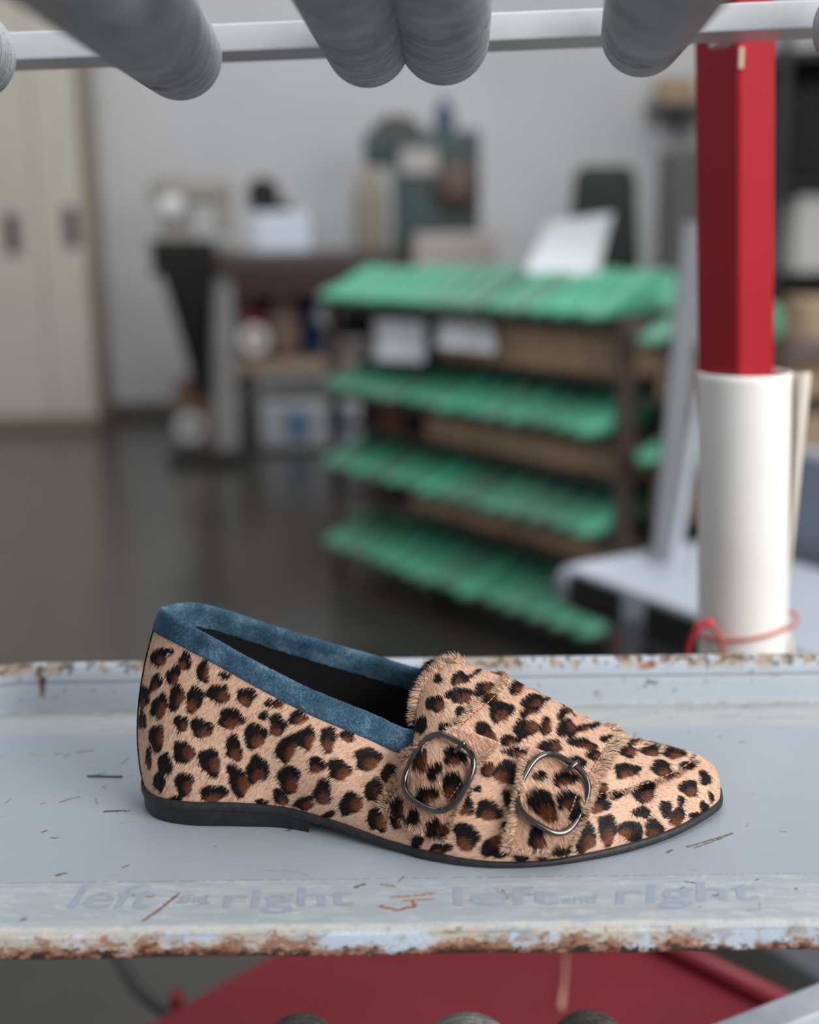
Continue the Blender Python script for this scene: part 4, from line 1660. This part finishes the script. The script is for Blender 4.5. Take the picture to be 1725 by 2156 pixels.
D_ = 3.46
paper('paper_sheet', [at(1152, 468, D_), at(1292, 448, D_ + .02), at(1256, 602, D_), at(1106, 572, D_ - .04)], 'white paper sheet leaning on the lasts on top of the rack', bend=.02)
paper('paper_sheet', [at(786, 672, 3.78), at(890, 676, 3.64), at(892, 762, 3.64), at(786, 756, 3.78)], 'white paper sheet hanging below the far end of the top tier', bend=.01)
paper('paper_sheet', [at(920, 676, 3.58), at(1030, 682, 3.42), at(1042, 742, 3.38), at(915, 728, 3.52)], 'white folded sheet beside the tan boxes under the top tier', bend=.012)
bx = MB().box(rp(1.06, .20, TIERS[1] - .0700), (.10, .34, .085), u=RU, v=RW, bevel=.004).build('box', mat('red_brown_box', (124, 74, 52), .7))
tag(bx, 'red-brown box beside dark crates below the second tier of the rack', 'box')
for u, w_ in ((1.19, .11), (.965, .06)):
    bx = MB().box(rp(u, .22, TIERS[1] - .0690), (w_, .36, .087), u=RU, v=RW, bevel=.006).build('crate', M_CRATE)
    tag(bx, 'dark crate %s the red-brown box below the second tier' % ('beyond' if u > 1.06 else 'on the near side of'), 'crate')
bx = MB().box(rp(1.03, .26, TIERS[0] - .0840), (.38, .30, .117), u=RU, v=RW, bevel=.006).build('crate', M_CRATE)
tag(bx, 'wide dark crate under the far end of the top tier of lasts', 'crate')

# ------------------------------------------------------------------ pale grey tray trolley in the middle distance
M_GREY = mat('grey_trolley_paint', (104, 108, 114), .45, var=.08)
M_WHT = mat('white_tray_paint', (180, 186, 198), .4, var=.06)
M_BLK = mat('black_label_plastic', (14, 14, 16), .5)
A0 = at(1200, 1196, 1.70)
zt_ = A0[2]
B0 = onz(1500, 1306, zt_)
gt = empty('tray_trolley', tuple(A0), 'pale grey tray trolley with black label plates standing behind the white roll', 'trolley')
du = (B0 - A0) / np.linalg.norm(B0 - A0)
dw = np.array([-du[1], du[0], 0])
if dw[1] < 0:
    dw = -dw
Lg = np.linalg.norm(B0 - A0) + .25
# tray: floor with a lip, rounded far corner
mb = MB()
poly = []
for a in np.linspace(0, math.pi / 2, 8):
    poly.append(A0 + du * (.03 - .03 * math.sin(a)) + dw * (.03 - .03 * math.cos(a)))
poly += [A0 + dw * .30, A0 + dw * .30 + du * Lg, A0 + du * Lg]
mb.slab([tuple(p) for p in poly], -.012, -.004)
mb.build('tray_floor', M_WHT, gt)
mb = MB()
mb.box(A0 + du * (Lg / 2 + .012) + np.array([0, 0, -.026]), (Lg - .02, .012, .060), u=du, v=dw, bevel=.004)
mb.build('front_lip', M_WHT, gt)
MB().tube([A0 + dw * .28 - [0, 0, .026], A0 + dw * .02 - [0, 0, .026], A0 + du * .005 - [0, 0, .026]], .030, 18).build('side_lip', M_WHT, gt, True)
for x0, x1 in ((1212, 1316), (1372, 1486)):
    q0, q1 = onz(x0, 1196 + (x0 - 1200) * .375, zt_), onz(x1, 1196 + (x1 - 1200) * .375, zt_)
    c0 = (q0 + q1) / 2
    MB().box(c0 - dw * .0085 - [0, 0, .028], (np.linalg.norm(q1 - q0), .006, .050), u=du, v=dw, bevel=.0015).build('label_plate', M_BLK, gt)
mid_ = onz(1345, 1252, zt_)
MB().box(mid_ - dw * .008 + [0, 0, -.45 + .0], (.020, .012, .84), u=du, v=dw, bevel=.002).build('front_leg', M_GREY, gt)
zf = mid_[2]


def strut(name, p, q, w_, m_, t_=.012):
    d_ = q - p
    u_ = np.cross(d_, np.array([0, 1, 0.]))
    MB().box((p + q) / 2, (np.linalg.norm(d_), w_, t_), u=d_, v=u_ / np.linalg.norm(u_), bevel=.002).build(name, m_, gt)


strut('side_post', at(1384, 1300, 1.72), at(1462, 470, 1.86), .034, M_GREY)
strut('side_post', at(1420, 1280, 1.80), at(1440, 760, 1.88), .022, M_GREY)
strut('brace', at(1402, 1290, 1.66), at(1476, 830, 1.70), .0125, M_WHT, .01)
MB().box(A0 + du * (Lg / 2) + dw * .15 + [0, 0, -.40], (Lg, .28, .02), u=du, v=dw, bevel=.003).build('lower_shelf', M_GREY, gt)
# more of it to the right of the roll
MB().box(at(1740, 1150, 1.75), (.20, .02, .26), u=du, v=dw, bevel=.006).build('end_plate', mat('blue_grey_paint', (132, 140, 154), .5), gt)
MB().box(at(1735, 985, 1.80), (.18, .02, .050), u=du, v=dw, bevel=.004).build('upper_lip', M_WHT, gt)

# ------------------------------------------------------------------ cabinet, bench and machines along the back wall
M_BEIGE = mat('beige_cabinet_paint', (192, 187, 177), .5, var=.05, scale=2)
cab = empty('cabinet', tuple(at(60, 878, 7.4) * [1, 1, 0]), 'tall beige cabinet with two dark recessed handles against the back wall', 'cabinet')
r0, r1 = at(190, 600, 7.4), at(-420, 600, 7.4)
cw = r0[0] - r1[0]
MB().box(((r0[0] + r1[0]) / 2, 7.4 + .20, 1.45), (cw, .38, 2.9), bevel=.01).build('body', mat('beige_cabinet_side_shaded', (150, 138, 120), .6, var=.05), cab)  # darker than the doors: the side's shade is put into its colour
dx = at(92, 600, 7.4)[0]
for a_, b_ in ((r0[0] - .01, dx + .003), (dx - .003, r1[0] + .01)):
    dr = MB().box(((a_ + b_) / 2, 7.398, 1.47), (abs(a_ - b_), .03, 2.8), bevel=.006).build('door', M_BEIGE, cab)
    hx = at(150, 478, 7.38) if a_ > dx + .1 or b_ > dx else at(26, 492, 7.38)
    hh = MB().box((hx[0], 7.378, hx[2]), (.085, .02, .23), bevel=.008).build('handle', mat('dark_handle', (70, 68, 68), .5), dr)

M_DARKW = mat('dark_stained_bench_top', (70, 58, 56), .6, var=.25, scale=9)
M_LEG = mat('grey_bench_leg', (150, 150, 152), .5)
BD = 6.4
bl, brr = at(318, 540, BD), at(1010, 545, BD)
zt2 = at(600, 533, BD)[2]
bench = empty('workbench', ((bl[0] + brr[0]) / 2, BD + .35, 0), 'dark topped workbench with grey legs and a lower plank shelf at the back wall', 'workbench')
bw_ = brr[0] - bl[0]
MB().box(((bl[0] + brr[0]) / 2, BD + .35, zt2 - .055), (bw_, .72, .11), bevel=.01).build('top', M_DARKW, bench)
for px in (467, 960):
    for dd in (.03, .62):
        c0 = at(px, 700, BD + dd)
        MB().box((c0[0] if dd < .1 else at(px, 700, BD)[0] + .02, BD + dd + .05, (zt2 - .11) / 2), (.125, .10, zt2 - .11), bevel=.008).build('leg', M_LEG, bench)
zs = at(600, 775, BD)[2]
lx, rx = at(440, 700, BD)[0], at(985, 700, BD)[0]
MB().box(((lx + rx) / 2, BD + .35, zs), (rx - lx, .60, .07), bevel=.008).build('shelf', mat('plank_shelf', (142, 124, 108), .7, var=.15), bench)
MB().box(((lx + rx) / 2, BD + .68, (zt2 - .11 + zs) / 2), (rx - lx, .02, zt2 - .15 - zs), bevel=.003).build('back_panel', mat('black_back_panel', (26, 25, 27), .7), bench)
MB().box(((lx + rx) / 2, BD + .05, zt2 - .16), (rx - lx, .03, .10), bevel=.006).build('apron', mat('dark_red_apron', (76, 50, 50), .6), bench)


def roll(name, px, py, D, r_px, wid, m_, label, cat='roll', group=None, axis=(0.2, -1, 0)):
    c0 = at(px, py, D)
    r = r_px * ((c0 - CAM) @ FW) / F_PX
    d_ = np.array(axis) / np.linalg.norm(axis)
    pr = [(r * .3, 0), (r * .95, 0), (r, .05 * wid), (r, .95 * wid), (r * .95, wid), (r * .3, wid), (r * .3, wid * .8)]
    return tag(MB().lathe(pr, c0 - d_ * wid, d_, 28).build(name, m_, None, True), label, cat, group)


ztop = zs + .036
M_WROLL = mat('white_tape', (206, 202, 198), .7, var=.04)
rr = 33 * 6.5 / F_PX
roll('tape_roll', 536, at(536, 715, BD + .1)[2] * 0 + 716, BD + .10, 31, .08, M_WROLL, 'white roll standing on the plank shelf of the bench')
c0 = at(556, 668, BD + .30)
tag(MB().box((c0[0] - .06, BD + .42, ztop + .126), (.15, .14, .25), bevel=.03).build('bag', mat('pink_red_fabric', (168, 70, 92), .8, var=.2)), 'pinkish red bag behind the white roll on the bench shelf', 'bag')
pr = [(.002, .0), (.08, .0), (.095, .08), (.095, .20), (.075, .27), (.04, .31), (.035, .34), (.001, .35)]
c0 = at(592, 755, BD + .25)
tag(MB().lathe(pr, (c0[0] + .02, BD + .25, ztop + .001), n=24).build('sack', mat('brown_sack', (118, 98, 90), .85, var=.2, bump=.3), None, True), 'brown bulging sack on the bench shelf beside the pink bag', 'sack')
c0 = at(640, 755, BD + .12)
tag(MB().lathe([(.001, 0), (.055, 0), (.06, .02), (.06, .24), (.05, .28), (.022, .32), (.022, .37), (.026, .375), (.026, .41), (.001, .412)], (c0[0] + .05, BD + .34, ztop + .001), n=24).build(
    'bottle', mat('blue_bottle_plastic', (28, 62, 110), .3), None, True), 'blue bottle standing on the bench shelf behind the brown sack', 'bottle')
c0 = at(692, 662, BD + .1)
roll('thread_cone', 692, 664, BD + .12, 27, .10, mat('grey_thread', (146, 146, 152), .8), 'round grey spool hanging under the right part of the bench top', 'spool')
c0 = at(735, 745, BD + .2)
tag(MB().box((c0[0], c0[1], ztop + .05), (.26, .24, .10), bevel=.02).build('box', mat('grey_tool_box', (110, 106, 106), .6)), 'low grey box at the right end of the bench shelf', 'box')
# below the shelf
cb = at(655, 900, BD + .1)
bin_ = empty('storage_bin', (cb[0], BD + .25, 0), 'pale grey bin with blue panels on the floor under the bench', 'bin')
MB().box((cb[0], BD + .28, .14), (.56, .40, .26), bevel=.03).build('body', mat('pale_bin_plastic', (150, 152, 156), .5), bin_)
for px in (627, 712):
    q = at(px, 885, BD + .075)
    MB().box((q[0], BD + .076, .15), (.13, .012, .15), bevel=.01).build('blue_panel', mat('blue_bin_panel', (74, 102, 134), .5), bin_)
cb = at(404, 836, BD)
tag(MB().box((cb[0], BD + .2, .20), (.20, .30, .36), bevel=.008).build('cardboard_box', mat('brown_carton', (112, 88, 70), .85)), 'brown carton standing on the floor left of the grey bench leg', 'box')
cb = at(402, 908, BD - .15)
roll('tape_roll', 402, 905, BD - .10, 33, .10, mat('pale_grey_roll', (166, 166, 168), .7), 'pale grey roll on the floor in front of the brown carton')
cb = at(440, 950, BD - .1)
tag(MB().box((cb[0], BD - .20, .03), (.36, .16, .055), bevel=.012).build('foot_pedal', mat('black_pedal', (38, 36, 34), .6)), 'low black foot pedal on the floor beside the grey roll', 'pedal')
# black coat hanging at the left end of the bench
P = []
for s in np.linspace(0, 1, 22):
    y = 505 + 330 * s
    xl, xr = 312 + 105 * s ** .9, 455 - 12 * s
    P.append([at(xl + (xr - xl) * t, y, BD - .09 + .05 * math.sin(t * 17) * (.3 + s)) for t in np.linspace(0, 1, 24)])
P = np.array(P)
P[..., 0] -= .0
mb = MB().grid(np.concatenate([P, (P + [0, .015, 0])[:, ::-1]], 1), closed_v=True)
tag(mb.build('coat', mat('black_cloth', (24, 24, 27), .85, var=.3), None, True), 'black coat draped from the left end of the workbench', 'coat')
# pale sewing machine on the left of the bench
sm = empty('sewing_machine', tuple(at(380, 540, BD + .3) * [1, 1, 0] + [0, 0, zt2]), 'beige grey sewing machine with a white hand wheel on the left of the bench', 'sewing machine')
M_SM = mat('beige_grey_enamel', (150, 146, 138), .45, var=.05)
q = at(385, 470, BD + .25)
MB().box((q[0] + .02, BD + .3, zt2 + .03), (.42, .24, .06), bevel=.015).build('bed', M_SM, sm)
MB().box((q[0] - .04, BD + .3, zt2 + .22), (.14, .18, .36), bevel=.03).build('pillar', M_SM, sm)
MB().box((q[0] + .04, BD + .3, zt2 + .32), (.42, .15, .13), bevel=.04).build('arm', M_SM, sm)
MB().box((q[0] + .21, BD + .3, zt2 + .22), (.08, .12, .24), bevel=.02).build('head', M_SM, sm)
q2 = at(362, 437, BD + .2)
MB().lathe([(.001, 0), (.055, 0), (.065, .015), (.065, .035), (.03, .045), (.001, .045)], (q2[0], BD + .21, q2[2]), (0, -1, 0), 24).build('hand_wheel', mat('white_wheel', (214, 214, 218), .4), sm, True)
# white box with a black dispenser on it
q = at(598, 485, BD + .2)
hb = (at(598, 446, BD + .1)[2] - zt2)
tag(MB().box((q[0], BD + .22, zt2 + hb / 2), (.29, .22, hb), bevel=.015).build('box', mat('pale_blue_white_box', (202, 212, 226), .6, var=.03)), 'pale blue-white box on the dark workbench top', 'box')
td = MB()
q = at(558, 415, BD + .2)
td.slab([(q[0] - .08, BD + .18, zt2 + hb), (q[0] + .13, BD + .18, zt2 + hb), (q[0] + .13, BD + .26, zt2 + hb), (q[0] - .08, BD + .26, zt2 + hb)], 0, .05)
td.lathe([(.001, 0), (.085, 0), (.085, .07), (.001, .07)], (q[0] - .01, BD + .26, zt2 + hb + .09), (0, -1, 0), 22)
tag(td.build('tape_dispenser', mat('black_plastic', (18, 18, 20), .4)), 'black tape dispenser standing on the pale blue-white box', 'dispenser')
# big dark green machine on a pale stand
M_DG = mat('dark_green_enamel', (50, 68, 68), .45, var=.12)
gx0, gx1 = at(770, 400, BD), at(1015, 400, BD)
mc = empty('shoe_machine', ((gx0[0] + gx1[0]) / 2, BD + .35, zt2), 'big dark green shoemaking machine with a domed top on the workbench', 'machine')
zb_, zt3 = zt2, at(890, 268, BD)[2]
zmid = at(890, 400, BD)[2]
MB().box(((at(822, 0, BD)[0] + gx1[0]) / 2, BD + .35, (zb_ + zt3) / 2), (gx1[0] - at(822, 0, BD)[0], .40, zt3 - zb_), bevel=.03).build('body', M_DG, mc)
MB().box(((gx0[0] + at(830, 0, BD)[0]) / 2 + .02, BD + .33, (at(0, 285, BD)[2] + at(0, 345, BD)[2]) / 2), (.22, .30, .17), bevel=.03).build('overhang', M_DG, mc)
q = at(835, 275, BD)
MB().lathe([(.135, 0), (.132, .03), (.115, .065), (.08, .09), (.03, .102), (.001, .103)], (q[0], BD + .35, zt3 - .015), n=26).build('dome', mat('dark_grey_dome', (52, 50, 48), .5), mc, True)
q = at(882, 338, BD + .1)
MB().box((q[0], BD + .145, q[2]), (.19, .012, .125), bevel=.004).build('name_plate', mat('pale_plate', (168, 164, 162), .5), mc)
q = at(965, 388, BD)
MB().lathe([(.001, 0), (.10, 0), (.12, .02), (.12, .05), (.05, .06), (.001, .06)], (q[0], BD + .148, q[2]), (0, -1, 0), 26).build('flywheel', mat('brown_wheel', (84, 66, 58), .5), mc, True)
q = at(940, 262, BD)
tag(MB().lathe([(.001, 0), (.05, 0), (.055, .01), (.055, .10), (.03, .13), (.022, .15), (.022, .175), (.001, .177)], (q[0], BD + .33, zt3 + .002), n=22).build(
    'bottle', mat('blue_spray_bottle', (44, 66, 98), .35), None, True), 'blue bottle standing on top of the dark green machine', 'bottle')
q = at(778, 400, BD + .1)
hb2 = at(0, 345, BD + .1)[2] - zt2
tag(MB().lathe([(.001, 0), (.075, 0), (.08, .02), (.08, hb2 * .55), (.06, hb2 * .8), (.03, hb2 * .9), (.001, hb2 * .92)], (q[0], BD + .12, zt2), n=22).build(
    'jar', mat('beige_jar', (138, 128, 116), .6, var=.1), None, True), 'beige jar on the workbench left of the dark green machine', 'jar')
q = at(955, 530, BD - .12)
tag(MB().box((q[0], BD - .14, q[2] / 2 + .04), (.40, .22, q[2] + .10), bevel=.02).build('cupboard', mat('pale_cupboard', (166, 158, 152), .6, var=.05)), 'pale low cupboard in front of the bench below the green machine', 'cupboard')
# dark chair behind the rack
ch = empty('office_chair', tuple(at(1270, 560, 5.0) * [1, 1, 0]), 'dark green-black high backed chair behind the leaning white sheet', 'chair')
M_CH = mat('black_green_fabric', (36, 40, 38), .85, var=.2)
q = at(1272, 470, 5.0)
mb = MB().box((0, 0, 0), (.27, .09, .44), bevel=.045)
V = np.array(mb.V)
V[:, 0] *= 1 - .12 * np.clip(V[:, 2] / .22, -1, 1)
V[:, 1] += .10 * (V[:, 2]) ** 2
mb.V = (V + [q[0], 5.0, q[2]]).tolist()
mb.build('backrest', M_CH, ch, True)
MB().box((q[0], 4.80, q[2] - .30), (.42, .40, .08), bevel=.035).build('seat', M_CH, ch, True)
MB().box((q[0], 5.0, q[2] - .25), (.06, .02, .16), bevel=.006).build('bracket', M_BLK, ch)
zc = q[2] - .34
MB().lathe([(.028, .08), (.028, zc)], (q[0], 4.85, 0), n=16).build('column', M_BLK, ch, True)
for k in range(5):
    a = k * 2 * math.pi / 5 + .3
    e = np.array([math.cos(a), math.sin(a), 0]) * .28
    MB().tube([np.array([q[0], 4.85, .09]), np.array([q[0], 4.85, .06]) + e], [.02, .013], 10).build('foot', M_BLK, ch, True)
    MB().lathe([(.001, -.012), (.025, -.012), (.025, .012), (.001, .012)], np.array([q[0], 4.85, .025]) + e, (math.sin(a), -math.cos(a), 0), 14).build('caster', M_BLK, ch, True)

# shelving with goods at the right, half hidden by the red post
sh = empty('shelving', tuple(at(1600, 880, 5.6) * [1, 1, 0]), 'dark shelving full of goods at the right behind the red post', 'shelving')
M_DK = mat('dark_steel_shelving', (38, 34, 34), .6)
x0, x1 = at(1640, 400, 5.6)[0], at(2050, 400, 5.6)[0]
for zz in (.35, .92, 1.32, 1.86):
    MB().box(((x0 + x1) / 2, 5.85, zz), (x1 - x0, .5, .03)).build('shelf', M_DK, sh)
for xx in (x0, x1):
    for yy in (5.61, 6.09):
        MB().box((xx, yy, 1.0), (.04, .04, 2.0)).build('post', M_DK, sh)
MB().box(((x0 + x1) / 2, 6.11, 1.0), (x1 - x0, .01, 1.9)).build('back_panel', mat('black_sheet', (18, 17, 17), .7), sh)
q = at(1720, 545, 5.62)
tag(MB().box((q[0] + .09, 5.80, .937 + .17), (.36, .30, .34), bevel=.01).build('box', mat('white_carton', (196, 196, 194), .7, var=.03)), 'white carton on the dark shelving right of the red post', 'box')
q = at(1690, 715, 5.6)
tag(MB().box((q[0] + .12, 5.42, .42), (.44, .30, .84), bevel=.01).build('cardboard_box', mat('light_carton', (190, 164, 138), .85, var=.05)), 'tall tan carton standing on the floor below the white carton', 'box')
q = at(1700, 330, 5.7)
tag(MB().box((q[0] + .15, 5.85, 1.337 + .20), (.50, .34, .40), bevel=.03).build('bag', mat('black_bag', (16, 14, 15), .8)), 'black bag on the upper shelf right of the red post', 'bag')
q = at(1425, 240, 7.0)
ws = empty('wall_shelf', tuple(at(1440, 210, 7.6)), 'small grey wall shelf just left of the red post with a tan box', 'shelf')
q = at(1440, 222, 7.6)
MB().box((q[0], 7.66, q[2]), (.40, .26, .025)).build('board', mat('grey_board', (104, 100, 96), .6), ws)
MB().box((q[0], 7.76, q[2] - .09), (.03, .06, .16)).build('bracket', M_DK, ws)
q2 = at(1420, 190, 7.55)
tag(MB().box((q2[0] + .02, 7.62, q[2] + .013 + .07), (.22, .18, .14), bevel=.006).build('cardboard_box', mat('tan_small_box', (168, 146, 122), .8)), 'small tan box on the wall shelf left of the red post', 'box')
q = at(1432, 400, 6.2)
tag(MB().box((q[0] + .03, 6.3, q[2] / 2 + .10), (.20, .26, q[2] + .20), bevel=.03).build('cabinet', mat('dark_grey_locker', (84, 82, 82), .6)), 'narrow dark grey cabinet standing left of the red post', 'cabinet')
